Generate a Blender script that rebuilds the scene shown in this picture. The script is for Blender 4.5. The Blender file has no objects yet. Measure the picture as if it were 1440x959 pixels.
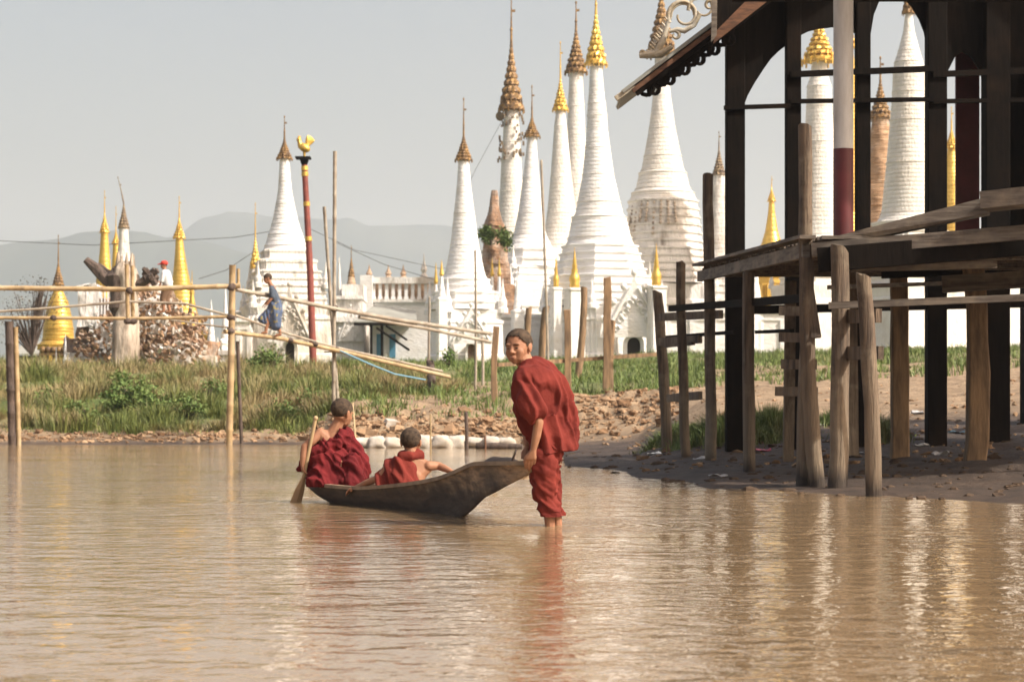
import bpy, bmesh, math, random
import numpy as np
from mathutils import Vector, Matrix, noise, Euler
R = math.radians
random.seed(7); rng = np.random.default_rng(7)
scene = bpy.context.scene
COL = scene.collection
F = 3000.0; CX = 720.0; HY = 582.0; CZ = 0.64      # focal length in photo pixels, centre column, horizon row, eye height
def P(px, py, D): return Vector(((px-CX)/F*D, D, CZ+(HY-py)/F*D))

# ---------------------------------------------------------------- camera, sky, sun, exposure
cam = bpy.data.cameras.new('camera'); camo = bpy.data.objects.new('camera', cam); COL.objects.link(camo)
camo.location = (0, 0, CZ); camo.rotation_euler = (R(90), 0, 0)
cam.sensor_width = 36; cam.lens = 36*F/1440; cam.shift_y = (HY-479.5)/1440
cam.clip_start = 0.1; cam.clip_end = 20000
cam.dof.use_dof = True; cam.dof.focus_distance = 12.6; cam.dof.aperture_fstop = 7.0
scene.camera = camo
SUN_DIR = Vector((0.88, -0.45, 0.92)).normalized()
elev = math.asin(SUN_DIR.z); az = math.atan2(SUN_DIR.x, SUN_DIR.y)
w = bpy.data.worlds.new('World'); scene.world = w; w.use_nodes = True
nt = w.node_tree; bg = nt.nodes['Background']
sky = nt.nodes.new('ShaderNodeTexSky'); sky.sky_type = 'NISHITA'; sky.sun_disc = False
sky.sun_elevation = elev; sky.sun_rotation = az
sky.altitude = 0; sky.air_density = 1.0; sky.dust_density = 7.0; sky.ozone_density = 1.0
wm = nt.nodes.new('ShaderNodeMix'); wm.data_type = 'RGBA'; wm.blend_type = 'MULTIPLY'; wm.inputs[0].default_value = 1.0; wm.inputs[7].default_value = (1.12, 1.0, .885, 1)   # dusty dry-season air
nt.links.new(sky.outputs[0], wm.inputs[6]); nt.links.new(wm.outputs[2], bg.inputs[0]); bg.inputs[1].default_value = 0.131
sun = bpy.data.lights.new('sun', 'SUN'); suno = bpy.data.objects.new('sun', sun); COL.objects.link(suno)
sun.energy = 4.2; sun.angle = R(0.6); sun.color = (1.0, 0.95, 0.88)
suno.rotation_euler = (-SUN_DIR).to_track_quat('-Z', 'Y').to_euler(); suno.location = (30, -20, 40)
scene.view_settings.view_transform = 'Standard'; scene.view_settings.look = 'None'
scene.view_settings.exposure = 0.56; scene.view_settings.gamma = 1.0; scene.view_settings.use_curve_mapping = False
scene.cycles.use_denoising = True
scene.cycles.max_bounces = 6; scene.cycles.volume_bounces = 1

# ---------------------------------------------------------------- materials
MATS = {}
def mat(name, base, rough=0.8, metallic=0.0, var=None, scale=3.0, stretch=(1,1,1), bump=0.0, bscale=None, detail=6, var2=None, s2=0.6, ramp=(0.35,0.65), spec=0.5, island=None):
    """procedural principled: base colour broken up by stretched noise toward var, then a second broad noise toward var2"""
    m = bpy.data.materials.new(name); m.use_nodes = True; MATS[name] = m
    N = m.node_tree.nodes; L = m.node_tree.links; b = N['Principled BSDF']
    b.inputs['Roughness'].default_value = rough; b.inputs['Metallic'].default_value = metallic
    b.inputs['Specular IOR Level'].default_value = spec
    tc = N.new('ShaderNodeTexCoord'); mp = N.new('ShaderNodeMapping'); mp.inputs['Scale'].default_value = stretch
    L.new(tc.outputs['Object'], mp.inputs[0])
    out = None
    def layer(prev, col, sc, vec, lo, hi):
        n = N.new('ShaderNodeTexNoise'); n.inputs['Scale'].default_value = sc; n.inputs['Detail'].default_value = detail
        n.inputs['Roughness'].default_value = 0.62
        L.new(vec, n.inputs['Vector'])
        r = N.new('ShaderNodeMapRange'); r.inputs[1].default_value = lo; r.inputs[2].default_value = hi
        L.new(n.outputs[0], r.inputs[0])
        mx = N.new('ShaderNodeMix'); mx.data_type = 'RGBA'; mx.inputs[7].default_value = (*col, 1)
        if prev is None: mx.inputs[6].default_value = (*base, 1)
        else: L.new(prev, mx.inputs[6])
        L.new(r.outputs[0], mx.inputs[0]); return mx.outputs[2], n
    nn = None
    if var: out, nn = layer(None, var, scale, mp.outputs[0], *ramp)
    if var2: out, _ = layer(out, var2, s2, tc.outputs['Object'], 0.5, 0.72)
    if island:
        g = N.new('ShaderNodeNewGeometry'); mx = N.new('ShaderNodeMix'); mx.data_type = 'RGBA'
        L.new(g.outputs['Random Per Island'], mx.inputs[0])
        if out: L.new(out, mx.inputs[6])
        else: mx.inputs[6].default_value = (*base, 1)
        mx.inputs[7].default_value = (*island, 1); out = mx.outputs[2]
    if out: L.new(out, b.inputs['Base Color'])
    else: b.inputs['Base Color'].default_value = (*base, 1)
    if bump:
        if nn is None or bscale:
            nn = N.new('ShaderNodeTexNoise'); nn.inputs['Scale'].default_value = bscale or scale; nn.inputs['Detail'].default_value = 6
            L.new(mp.outputs[0], nn.inputs['Vector'])
        bu = N.new('ShaderNodeBump'); bu.inputs['Strength'].default_value = 1.0; bu.inputs['Distance'].default_value = bump
        L.new(nn.outputs[0], bu.inputs['Height']); L.new(bu.outputs[0], b.inputs['Normal'])
    return m
mat('whitewash', (.80,.79,.775), .85, var=(.58,.53,.45), scale=1.0, stretch=(1.1,1.1,2.6), var2=(.68,.64,.57), s2=.35, ramp=(.46,.9), bump=.03, bscale=5)
mat('old_whitewash', (.74,.71,.66), .9, var=(.25,.22,.19), scale=.9, stretch=(2.6,2.6,.7), var2=(.5,.42,.33), s2=.5, ramp=(.52,.74), bump=.05, bscale=5)
mat('gold_paint', (.78,.52,.12), .38, .55, var=(.58,.36,.08), scale=1.5, stretch=(1,1,1), bump=.02, bscale=6)
mat('tarnished_gold', (.34,.20,.065), .55, .35, var=(.12,.075,.045), scale=5, bump=.03)
mat('cream_whitewash', (.77,.735,.67), .88, var=(.60,.54,.45), scale=1.1, stretch=(2.2,2.2,1.0), var2=(.68,.62,.53), s2=.5, ramp=(.48,.85), bump=.04, bscale=5)
mat('dark_tin', (.12,.09,.075), .6, .3, var=(.3,.22,.12), scale=4)
mat('brown_brick', (.40,.23,.13), .95, var=(.16,.11,.08), scale=3.2, var2=(.5,.42,.35), s2=1.2, bump=.12)
mat('pale_brick', (.55,.36,.22), .95, var=(.30,.18,.10), scale=5, stretch=(.4,.4,2), var2=(.6,.52,.43), s2=.9, bump=.08)
mat('weathered_wood', (.185,.130,.085), .85, var=(.05,.035,.025), scale=2.2, stretch=(9,9,.8), var2=(.27,.215,.145), s2=2.2, ramp=(.32,.66), bump=.035)
mat('grey_plank', (.20,.17,.135), .85, var=(.07,.055,.045), scale=2.2, stretch=(1.2,1.2,12), var2=(.27,.22,.16), s2=3, bump=.008)
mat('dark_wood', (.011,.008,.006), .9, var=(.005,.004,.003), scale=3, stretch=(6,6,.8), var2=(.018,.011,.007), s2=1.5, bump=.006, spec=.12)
mat('teak', (.20,.09,.04), .7, var=(.08,.035,.018), scale=3, stretch=(2,2,8), bump=.006)
mat('bamboo', (.46,.33,.17), .6, var=(.22,.15,.08), scale=2, stretch=(2.5,2.5,2.5), var2=(.5,.40,.26), s2=1.1, ramp=(.4,.75))
mat('grey_bamboo', (.42,.37,.29), .7, var=(.24,.19,.14), scale=3, stretch=(1,1,1))
mat('brown_post', (.33,.21,.11), .85, var=(.13,.085,.05), scale=2.4, stretch=(6,6,.9), bump=.012)
mat('white_paint', (.62,.60,.57), .6, var=(.45,.42,.38), scale=3, stretch=(3,3,.6))
mat('maroon_paint', (.13,.018,.020), .5, var=(.08,.012,.012), scale=3)
mat('red_brown_paint', (.27,.06,.04), .6, var=(.16,.04,.03), scale=4)
mat('carved_silver', (.55,.50,.40), .6, .1, var=(.36,.27,.15), scale=6, bump=.02)
mat('robe_cloth', (.185,.030,.021), .9, var=(.105,.015,.012), scale=5, ramp=(.35,.7), spec=.2, bump=.003, bscale=60)
mat('robe_dark', (.15,.014,.016), .9, var=(.09,.009,.011), scale=5, spec=.2, bump=.003, bscale=60)
mat('skin', (.37,.185,.105), .62, var=(.27,.125,.068), scale=9, spec=.35)
mat('hair', (.030,.023,.018), .95, var=(.095,.066,.045), scale=40, bump=.002, spec=.15)
mat('lip', (.27,.115,.075), .6)
mat('eye_dark', (.015,.01,.008), .25)
mat('boat_wood', (.56,.38,.23), .85, var=(.17,.12,.085), scale=3.0, stretch=(2,2,9), var2=(.10,.085,.07), s2=2.2, ramp=(.35,.65), bump=.008)
mat('boat_rim', (.36,.26,.165), .8, var=(.2,.14,.09), scale=6, bump=.004)
mat('paddle_wood', (.52,.38,.20), .6, var=(.30,.2,.11), scale=4)
mat('sandbag', (.56,.52,.46), .85, var=(.38,.33,.26), scale=4, bump=.03)
mat('metal_roof', (.36,.36,.31), .6, var=(.26,.25,.21), scale=1.5, stretch=(1,1,1))
mat('blue_paint', (.10,.28,.40), .6, var=(.06,.2,.3), scale=3)
mat('blue_hose', (.16,.34,.46), .5)
mat('leaf', (.07,.14,.025), .7, island=(.16,.22,.05))
mat('dry_leaf', (.10,.075,.05), .9, island=(.06,.045,.03))
mat('pale_bark', (.56,.47,.37), .95, var=(.20,.15,.11), scale=2.2, stretch=(2.2,2.2,.5), bump=.10, ramp=(.42,.7))
mat('dark_bark', (.14,.10,.08), .95, var=(.06,.045,.035), scale=3, stretch=(3,3,1), bump=.06)
mat('clod', (.26,.155,.085), .98, var=(.12,.07,.04), scale=7, bump=.02, island=(.38,.26,.16), spec=.1)
mat('doorway_shade', (.03,.025,.02), .95)  # near-black colour on a solid panel, painting the shade inside the doorways
mat('red_cloth', (.65,.05,.03), .8); mat('white_cloth', (.7,.7,.7), .85, var=(.5,.5,.5), scale=9)
mat('brown_cloth', (.16,.09,.05), .85)
mat('blue_cloth', (.09,.13,.22), .85, var=(.30,.25,.08), scale=12, ramp=(.56,.6))
mat('blue_grey_cloth', (.06,.08,.11), .85)
mat('litter_white', (.6,.6,.6), .5, var=(.3,.3,.3), scale=20); mat('litter_pink', (.55,.12,.18), .5); mat('litter_blue', (.15,.3,.4), .5)
mat('wire', (.05,.05,.05), .6)
mat('mountain_forest', (.028,.042,.040), 1, var=(.055,.065,.055), scale=.006, spec=.05)

def stain(name, zlo, zhi, col, amount=1.0, below=True):
    """a ragged-edged stain on the wood up to a height above the object's base"""
    m = MATS[name]; N = m.node_tree.nodes; L = m.node_tree.links; b = N['Principled BSDF']; src = b.inputs['Base Color'].links[0].from_socket
    tc = N.new('ShaderNodeTexCoord'); s = N.new('ShaderNodeSeparateXYZ'); L.new(tc.outputs['Object'], s.inputs[0])
    mp = N.new('ShaderNodeMapping'); mp.inputs['Scale'].default_value = (5,5,1.2); L.new(tc.outputs['Object'], mp.inputs[0])
    n = N.new('ShaderNodeTexNoise'); n.inputs['Scale'].default_value = 2.5; n.inputs['Detail'].default_value = 5; L.new(mp.outputs[0], n.inputs['Vector'])
    a = N.new('ShaderNodeMath'); a.operation = 'MULTIPLY_ADD'; L.new(n.outputs[0], a.inputs[0]); a.inputs[1].default_value = (zhi-zlo)*1.6; L.new(s.outputs[2], a.inputs[2])
    r = N.new('ShaderNodeMapRange'); r.inputs[1].default_value = zlo+(zhi-zlo)*.8; r.inputs[2].default_value = zhi+(zhi-zlo)*.8; r.inputs[3].default_value = amount; r.inputs[4].default_value = 0; L.new(a.outputs[0], r.inputs[0])
    mx = N.new('ShaderNodeMix'); mx.data_type = 'RGBA'; L.new(r.outputs[0], mx.inputs[0]); L.new(src, mx.inputs[6]); mx.inputs[7].default_value = (*col, 1); L.new(mx.outputs[2], b.inputs['Base Color'])
stain('weathered_wood', .55, 1.15, (.25,.19,.125), .5); stain('weathered_wood', .03, .16, (.030,.022,.017), .9)
stain('boat_wood', .05, .17, (.045,.034,.027), .85)
def fancy_ground():
    m = bpy.data.materials.new('ground_soil'); m.use_nodes = True; N = m.node_tree.nodes; L = m.node_tree.links; b = N['Principled BSDF']
    at = N.new('ShaderNodeAttribute'); at.attribute_name = 'soil'
    tc = N.new('ShaderNodeTexCoord')
    def nz(s, d=8, r=.65):
        n = N.new('ShaderNodeTexNoise'); n.inputs['Scale'].default_value = s; n.inputs['Detail'].default_value = d; n.inputs['Roughness'].default_value = r
        L.new(tc.outputs['Object'], n.inputs['Vector']); return n
    n1, n2 = nz(2.2), nz(9)
    mr = N.new('ShaderNodeMapRange'); mr.inputs[1].default_value = .32; mr.inputs[2].default_value = .68; L.new(n1.outputs[0], mr.inputs[0])
    def mixc(f, a, c):
        mx = N.new('ShaderNodeMix'); mx.data_type = 'RGBA'
        if isinstance(f, float): mx.inputs[0].default_value = f
        else: L.new(f, mx.inputs[0])
        for i, q in ((6, a), (7, c)):
            if isinstance(q, tuple): mx.inputs[i].default_value = (*q, 1)
            else: L.new(q, mx.inputs[i])
        return mx.outputs[2]
    sep = N.new('ShaderNodeSeparateColor'); L.new(at.outputs['Color'], sep.inputs[0])
    dirt = mixc(mr.outputs[0], (.17,.115,.066), (.37,.27,.17))
    mud = mixc(mr.outputs[0], (.030,.020,.014), (.080,.052,.034))
    green = mixc(mr.outputs[0], (.05,.085,.018), (.14,.17,.05))
    c = mixc(sep.outputs[0], dirt, mud); c = mixc(sep.outputs[1], c, green)
    L.new(c, b.inputs['Base Color'])
    # wet mud is glossier
    rr = N.new('ShaderNodeMath'); rr.operation = 'MULTIPLY_ADD'; L.new(sep.outputs[0], rr.inputs[0]); rr.inputs[1].default_value = -.25; rr.inputs[2].default_value = .95
    L.new(rr.outputs[0], b.inputs['Roughness'])
    bu = N.new('ShaderNodeBump'); bu.inputs['Distance'].default_value = .06; L.new(n2.outputs[0], bu.inputs['Height']); L.new(bu.outputs[0], b.inputs['Normal'])
    MATS['ground_soil'] = m
fancy_ground()
def water_mat():
    m = bpy.data.materials.new('muddy_water'); m.use_nodes = True; N = m.node_tree.nodes; L = m.node_tree.links; b = N['Principled BSDF']
    tc = N.new('ShaderNodeTexCoord')
    n0 = N.new('ShaderNodeTexNoise'); n0.inputs['Scale'].default_value = .35; n0.inputs['Detail'].default_value = 3; L.new(tc.outputs['Object'], n0.inputs['Vector'])
    mx = N.new('ShaderNodeMix'); mx.data_type = 'RGBA'; L.new(n0.outputs[0], mx.inputs[0]); mx.inputs[6].default_value = (.225,.152,.080,1); mx.inputs[7].default_value = (.28,.195,.112,1)
    L.new(mx.outputs[2], b.inputs['Base Color'])
    b.inputs['Roughness'].default_value = .06; b.inputs['IOR'].default_value = 1.33; b.inputs['Specular IOR Level'].default_value = .5
    # breeze patches: calmer and rougher water
    mpc = N.new('ShaderNodeMapping'); mpc.inputs['Scale'].default_value = (.5,.9,1); L.new(tc.outputs['Object'], mpc.inputs[0])
    nc = N.new('ShaderNodeTexNoise'); nc.inputs['Scale'].default_value = .55; nc.inputs['Detail'].default_value = 4; L.new(mpc.outputs[0], nc.inputs['Vector'])
    calm = N.new('ShaderNodeMapRange'); calm.inputs[1].default_value = .36; calm.inputs[2].default_value = .64; calm.inputs[3].default_value = .28; calm.inputs[4].default_value = 1.0; L.new(nc.outputs[0], calm.inputs[0])
    def wav(scale, st, dist, prev):
        mp = N.new('ShaderNodeMapping'); mp.inputs['Scale'].default_value = st; mp.inputs['Rotation'].default_value = (0,0,R(random.uniform(-12,12))); L.new(tc.outputs['Object'], mp.inputs[0])
        n = N.new('ShaderNodeTexNoise'); n.inputs['Scale'].default_value = scale; n.inputs['Detail'].default_value = 2.0; n.inputs['Roughness'].default_value = .5; L.new(mp.outputs[0], n.inputs['Vector'])
        n.inputs['Distortion'].default_value = .6
        bu = N.new('ShaderNodeBump'); bu.inputs['Distance'].default_value = dist; L.new(n.outputs[0], bu.inputs['Height']); L.new(calm.outputs[0], bu.inputs['Strength'])
        if prev: L.new(prev, bu.inputs['Normal'])
        return bu.outputs[0]
    p = wav(1.1, (.7,1.1,1), .014, None); p = wav(3.4, (.7,1.0,1), .020, p); p = wav(8.5, (.8,.9,1), .0135, p); p = wav(20, (.9,.9,1), .0045, p)
    # rings spreading from the boy's legs and the canoe stern
    for cx, cy, k, amp, fall in ((.235, 12.23, 62, .0042, .55), (-1.40, 15.35, 48, .0030, .6), (-.25, 13.1, 55, .0020, .5)):
        vm = N.new('ShaderNodeVectorMath'); vm.operation = 'DISTANCE'; L.new(tc.outputs['Object'], vm.inputs[0]); vm.inputs[1].default_value = (cx, cy, 0)
        s1 = N.new('ShaderNodeMath'); s1.operation = 'MULTIPLY'; L.new(vm.outputs['Value'], s1.inputs[0]); s1.inputs[1].default_value = k
        s2 = N.new('ShaderNodeMath'); s2.operation = 'SINE'; L.new(s1.outputs[0], s2.inputs[0])
        f = N.new('ShaderNodeMapRange'); f.inputs[1].default_value = .05; f.inputs[2].default_value = fall*2; f.inputs[3].default_value = 1; f.inputs[4].default_value = 0; L.new(vm.outputs['Value'], f.inputs[0])
        m1 = N.new('ShaderNodeMath'); m1.operation = 'MULTIPLY'; L.new(s2.outputs[0], m1.inputs[0]); L.new(f.outputs[0], m1.inputs[1])
        bu = N.new('ShaderNodeBump'); bu.inputs['Distance'].default_value = amp; L.new(m1.outputs[0], bu.inputs['Height']); L.new(p, bu.inputs['Normal']); p = bu.outputs[0]
    L.new(p, b.inputs['Normal']); MATS['muddy_water'] = m
water_mat()

# ---------------------------------------------------------------- object helpers
def tag(o, label=None, cat=None, group=None, kind=None):
    if label: o['label'] = label
    if cat: o['category'] = cat
    if group: o['group'] = group
    if kind: o['kind'] = kind
    return o
def empty(name, loc, label=None, cat=None, group=None):
    o = bpy.data.objects.new(name, None); COL.objects.link(o); o.location = loc; o.empty_display_size = .2
    return tag(o, label, cat, group)
class MB:
    def __init__(s): s.v = []; s.f = []; s.sm = []
    def add(s, vs, fs, smooth=False):
        o = len(s.v); s.v += [tuple(v) for v in vs]; s.f += [tuple(i+o for i in f) for f in fs]; s.sm += [smooth]*len(fs); return s
    def box(s, c, d, rot=None, taper=1.0):
        M = (rot if rot is not None else Matrix.Identity(3)); c = Vector(c); hx, hy, hz = [q/2 for q in d]
        vs = [c + M @ Vector((x*hx*(taper if z > 0 else 1), y*hy*(taper if z > 0 else 1), z*hz)) for z in (-1,1) for x, y in ((-1,-1),(1,-1),(1,1),(-1,1))]
        return s.add(vs, [(3,2,1,0),(4,5,6,7),(0,1,5,4),(1,2,6,5),(2,3,7,6),(3,0,4,7)])
    def beam(s, a, b, wd, ht, roll=0, jit=0.0):
        a, b = Vector(a), Vector(b); d = (b-a).normalized(); up = Vector((0,0,1)) if abs(d.z) < .95 else Vector((0,1,0))
        x = d.cross(up).normalized(); u = x.cross(d)
        if roll: q = Matrix.Rotation(roll, 3, d); x, u = q@x, q@u
        vs = []
        n = max(1, int((b-a).length/.5)) if jit else 1
        for i in range(n+1):
            c = a.lerp(b, i/n); k = 1+random.uniform(-jit, jit)*2
            off = (x*random.uniform(-1,1)+u*random.uniform(-1,1))*jit*wd
            for sx, su in ((-1,-1),(1,-1),(1,1),(-1,1)): vs.append(c+off+x*sx*wd/2*k+u*su*ht/2*k)
        fs = [(0,1,2,3), tuple(4*n+j for j in (3,2,1,0))]
        for i in range(n):
            for j in range(4): fs.append((4*i+j, 4*i+4+j, 4*i+4+(j+1)%4, 4*i+(j+1)%4))
        return s.add(vs, fs)
    def tube(s, pts, rad, n=8, smooth=True, jit=0.0, cap=True, tilt=0.0):
        pts = [Vector(p) for p in pts]; m = len(pts)
        if not hasattr(rad, '__len__'): rad = [rad]*m
        vs = []; prev = None
        for i, p in enumerate(pts):
            d = (pts[min(i+1,m-1)]-pts[max(i-1,0)]).normalized()
            if prev is None: x = d.orthogonal().normalized()
            else: x = (prev - d*prev.dot(d)).normalized()
            prev = x; y = d.cross(x)
            for k in range(n):
                a = 2*math.pi*k/n; r = rad[i]*(1+random.uniform(-jit, jit))
                q = p + (x*math.cos(a)+y*math.sin(a))*r
                if tilt and i == m-1: q = q + d*math.cos(a)*tilt
                vs.append(q)
        fs = []
        for i in range(m-1):
            for k in range(n): fs.append((i*n+k, i*n+(k+1)%n, (i+1)*n+(k+1)%n, (i+1)*n+k))
        s.add(vs, fs, smooth)
        if cap: s.add(vs[:n], [tuple(range(n-1,-1,-1))]); s.add(vs[-n:], [tuple(range(n))])
        return s
    def lathe(s, prof, c=(0,0,0), n=32, smooth=False, lean=None, rfun=None):
        """prof: list of (r,z) from the bottom up; lean(z)->dx"""
        c = Vector(c); vs = []
        for r, z in prof:
            dx = lean(z) if lean else 0
            for k in range(n):
                a = 2*math.pi*k/n; rr = r*(rfun(a, z) if rfun else 1)
                vs.append(c+Vector((dx+rr*math.cos(a), rr*math.sin(a), z)))
        fs = [(i*n+k, i*n+(k+1)%n, (i+1)*n+(k+1)%n, (i+1)*n+k) for i in range(len(prof)-1) for k in range(n)]
        s.add(vs, fs, smooth); m = len(prof)-1
        s.add(vs[:n], [tuple(range(n-1,-1,-1))]); s.add(vs[m*n:], [tuple(range(n))]); return s
    def ngon_stack(s, shape, levels, c=(0,0,0), lean=None):
        """shape: unit outline [(x,y)], levels: [(scale,z)] bottom up"""
        n = len(shape); c = Vector(c); vs = []
        for r, z in levels:
            dx = lean(z) if lean else 0
            vs += [c+Vector((dx+x*r, y*r, z)) for x, y in shape]
        fs = [(i*n+k, i*n+(k+1)%n, (i+1)*n+(k+1)%n, (i+1)*n+k) for i in range(len(levels)-1) for k in range(n)]
        s.add(vs, fs); m = len(levels)-1
        s.add(vs[:n], [tuple(range(n-1,-1,-1))]); s.add(vs[m*n:], [tuple(range(n))]); return s
    def prism(s, poly, a, b, axis='y'):
        """poly [(x,z)] extruded from y=a to y=b"""
        n = len(poly); vs = [Vector((x, a, z)) for x, z in poly]+[Vector((x, b, z)) for x, z in poly]
        return s.add(vs, [tuple(range(n)), tuple(range(2*n-1, n-1, -1))]+[(k, k+n, (k+1)%n+n, (k+1)%n) for k in range(n)])
    def ball(s, c, r, n=10, sc=(1,1,1), rough=0.0, rot=None):
        c = Vector(c); m = max(4, n//2+1); vs = []; fs = []
        for i in range(m+1):
            t = math.pi*i/m
            for k in range(n):
                a = 2*math.pi*k/n; v = Vector((math.sin(t)*math.cos(a)*sc[0], math.sin(t)*math.sin(a)*sc[1], math.cos(t)*sc[2]))*r
                if rough: v *= 1+rough*noise.noise((v*(1.7/r))+c*3.1)
                if rot is not None: v = rot@v
                vs.append(c+v)
        for i in range(m):
            for k in range(n): fs.append((i*n+k, (i+1)*n+k, (i+1)*n+(k+1)%n, i*n+(k+1)%n))
        return s.add(vs, fs, True)
    def build(s, name, m, parent=None, origin=None, smooth_all=None, weld=False):
        me = bpy.data.meshes.new(name); org = Vector(origin) if origin is not None else (Vector(parent.location) if parent is not None and parent.type == 'EMPTY' else Vector((0,0,0)))
        if parent is not None and parent.type != 'EMPTY': org = Vector(parent['_o']) if '_o' in parent else Vector((0,0,0))
        me.from_pydata([tuple(Vector(v)-org) for v in s.v], [], s.f)
        me.polygons.foreach_set('use_smooth', s.sm if smooth_all is None else [smooth_all]*len(s.f))
        bm = bmesh.new(); bm.from_mesh(me)
        if weld: bmesh.ops.remove_doubles(bm, verts=bm.verts, dist=1e-4)
        bmesh.ops.recalc_face_normals(bm, faces=bm.faces); bm.to_mesh(me); bm.free()
        me.materials.append(MATS[m]); me.update()
        o = bpy.data.objects.new(name, me); COL.objects.link(o)
        if parent is None: o.location = org
        else: o.parent = parent
        o['_o'] = tuple(org)
        return o
def copy_tree(o, parent=None):
    c = o.copy(); COL.objects.link(c)
    if parent is not None: c.parent = parent
    for ch in list(o.children): copy_tree(ch, c)
    return c

# ---------------------------------------------------------------- ground
ANCH = {
 -3000: [(10,-.5),(38,-.4),(44,-.05),(45.2,.05),(47,.3),(51,.9),(55,1.4),(60,1.8),(80,2.5)],
 430: [(10,-.5),(38,-.4),(44,-.05),(45.2,.05),(47,.3),(51,.95),(55,1.4),(60,1.8),(80,2.5)],
 490: [(10,-.5),(36,-.4),(40.5,-.05),(41.3,.08),(43,.38),(46,.8),(50,1.12),(60,1.75),(80,2.5)],
 735: [(10,-.5),(36,-.4),(40.5,-.05),(41.3,.08),(43,.38),(46,.8),(50,1.12),(60,1.75),(80,2.6)],
 800: [(10,-.5),(20,-.4),(25.3,-.03),(26.6,.03),(38,.1),(40,.3),(43.5,.92),(45.5,.98),(48,1.0),(60,1.75),(80,2.6)],
 900: [(10,-.5),(16,-.4),(20.6,-.03),(22,.03),(37,.14),(40,.5),(43.5,1.05),(46,1.05),(50,1.15),(60,1.85),(80,2.7)],
 1000: [(10,-.5),(14,-.4),(17.9,-.03),(19,.03),(25,.13),(31,.5),(38,.9),(45,1.2),(60,2.0),(80,2.8)],
 1200: [(10,-.5),(12,-.4),(16.4,-.03),(17,.02),(25,.17),(31,.55),(38,.98),(45,1.38),(60,2.2),(80,2.9)],
 1440: [(8,-.5),(10,-.4),(14.8,-.03),(15.6,.03),(25,.25),(31,.65),(38,1.15),(60,2.4),(80,3.0)],
 4500: [(3,-.5),(5,-.4),(8,-.03),(10,.05),(25,.35),(31,.7),(38,1.15),(60,2.4),(80,3.0)],
}
_ak = sorted(ANCH)
def hbase(px, D):
    px = np.asarray(px, float); D = np.asarray(D, float)
    tail = [(120,2.8),(220,2.4),(400,1.0),(9000,.5)]
    H = np.array([np.interp(D, [a for a,_ in ANCH[k]+tail], [b for _,b in ANCH[k]+tail]) for k in _ak])
    idx = np.clip(np.searchsorted(_ak, px)-1, 0, len(_ak)-2); k0 = np.array(_ak)[idx]; k1 = np.array(_ak)[idx+1]
    t = np.clip((px-k0)/(k1-k0), 0, 1)
    h = np.take_along_axis(H, idx[None], 0)[0]*(1-t)+np.take_along_axis(H, idx[None]+1, 0)[0]*t
    spit = np.exp(-((px-705)/62)**2-((D-29.0)/.9)**2)*.5
    return np.where((D > 26) & (D < 33) & (px < 800) & (px > 560), np.maximum(h, np.minimum(spit-.42, .05)), h)
def soil(px, D, h):
    """mud, grass weights"""
    mud = np.where(px > 740, np.clip((39.0-D)/2.5, 0, 1), 0)*np.where(px > 960, np.clip((33-D)/4, 0, 1), 1)
    mud = np.maximum(mud, np.where(px <= 800, np.clip((.12-h)/.1, 0, 1)*.75, 0)); mud = np.where((px < 800) & (D < 36), 1, mud)
    gr = np.clip((D-46.5)/2, 0, 1)*np.where(px < 470, 1, 0)
    gr = np.maximum(gr, np.clip((D-54)/3, 0, 1)*np.where(px < 760, 1, 0))
    gr = np.maximum(gr, np.clip((D-45.8)/1.5, 0, 1)*np.where((px >= 760) & (px < 1000), 1, 0))
    gr = np.maximum(gr, np.clip((D-52)/6, 0, 1)*.8*np.where(px >= 1000, 1, 0))
    return mud, gr
def ground_h(x, y):
    px = x/y*F+CX; h = float(hbase(np.array([px]), np.array([y]))[0])
    return h
def relief(x, y, px, h):
    v = Vector((x, y, 0)); a = 0.0
    land = min(1, max(0, (h+.03)/.15))
    mound = math.exp(-((y-(42.8 if px > 740 else 44))/(2.6 if px > 740 else 4.0))**2)*(1 if 740 < px < 960 else (.75 if 480 < px <= 740 else .35))
    a += noise.fractal(v*1.3, .9, 2.1, 5)*.05*land
    a += noise.fractal(v*2.6+Vector((9,3,1)), .8, 2.2, 5)*.17*mound*land
    if y > 50: a += noise.noise(v*.25)*.18*land
    a += noise.noise(v*6)*.012 + noise.noise(v*.9)*.02*(1-land)
    return a
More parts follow.
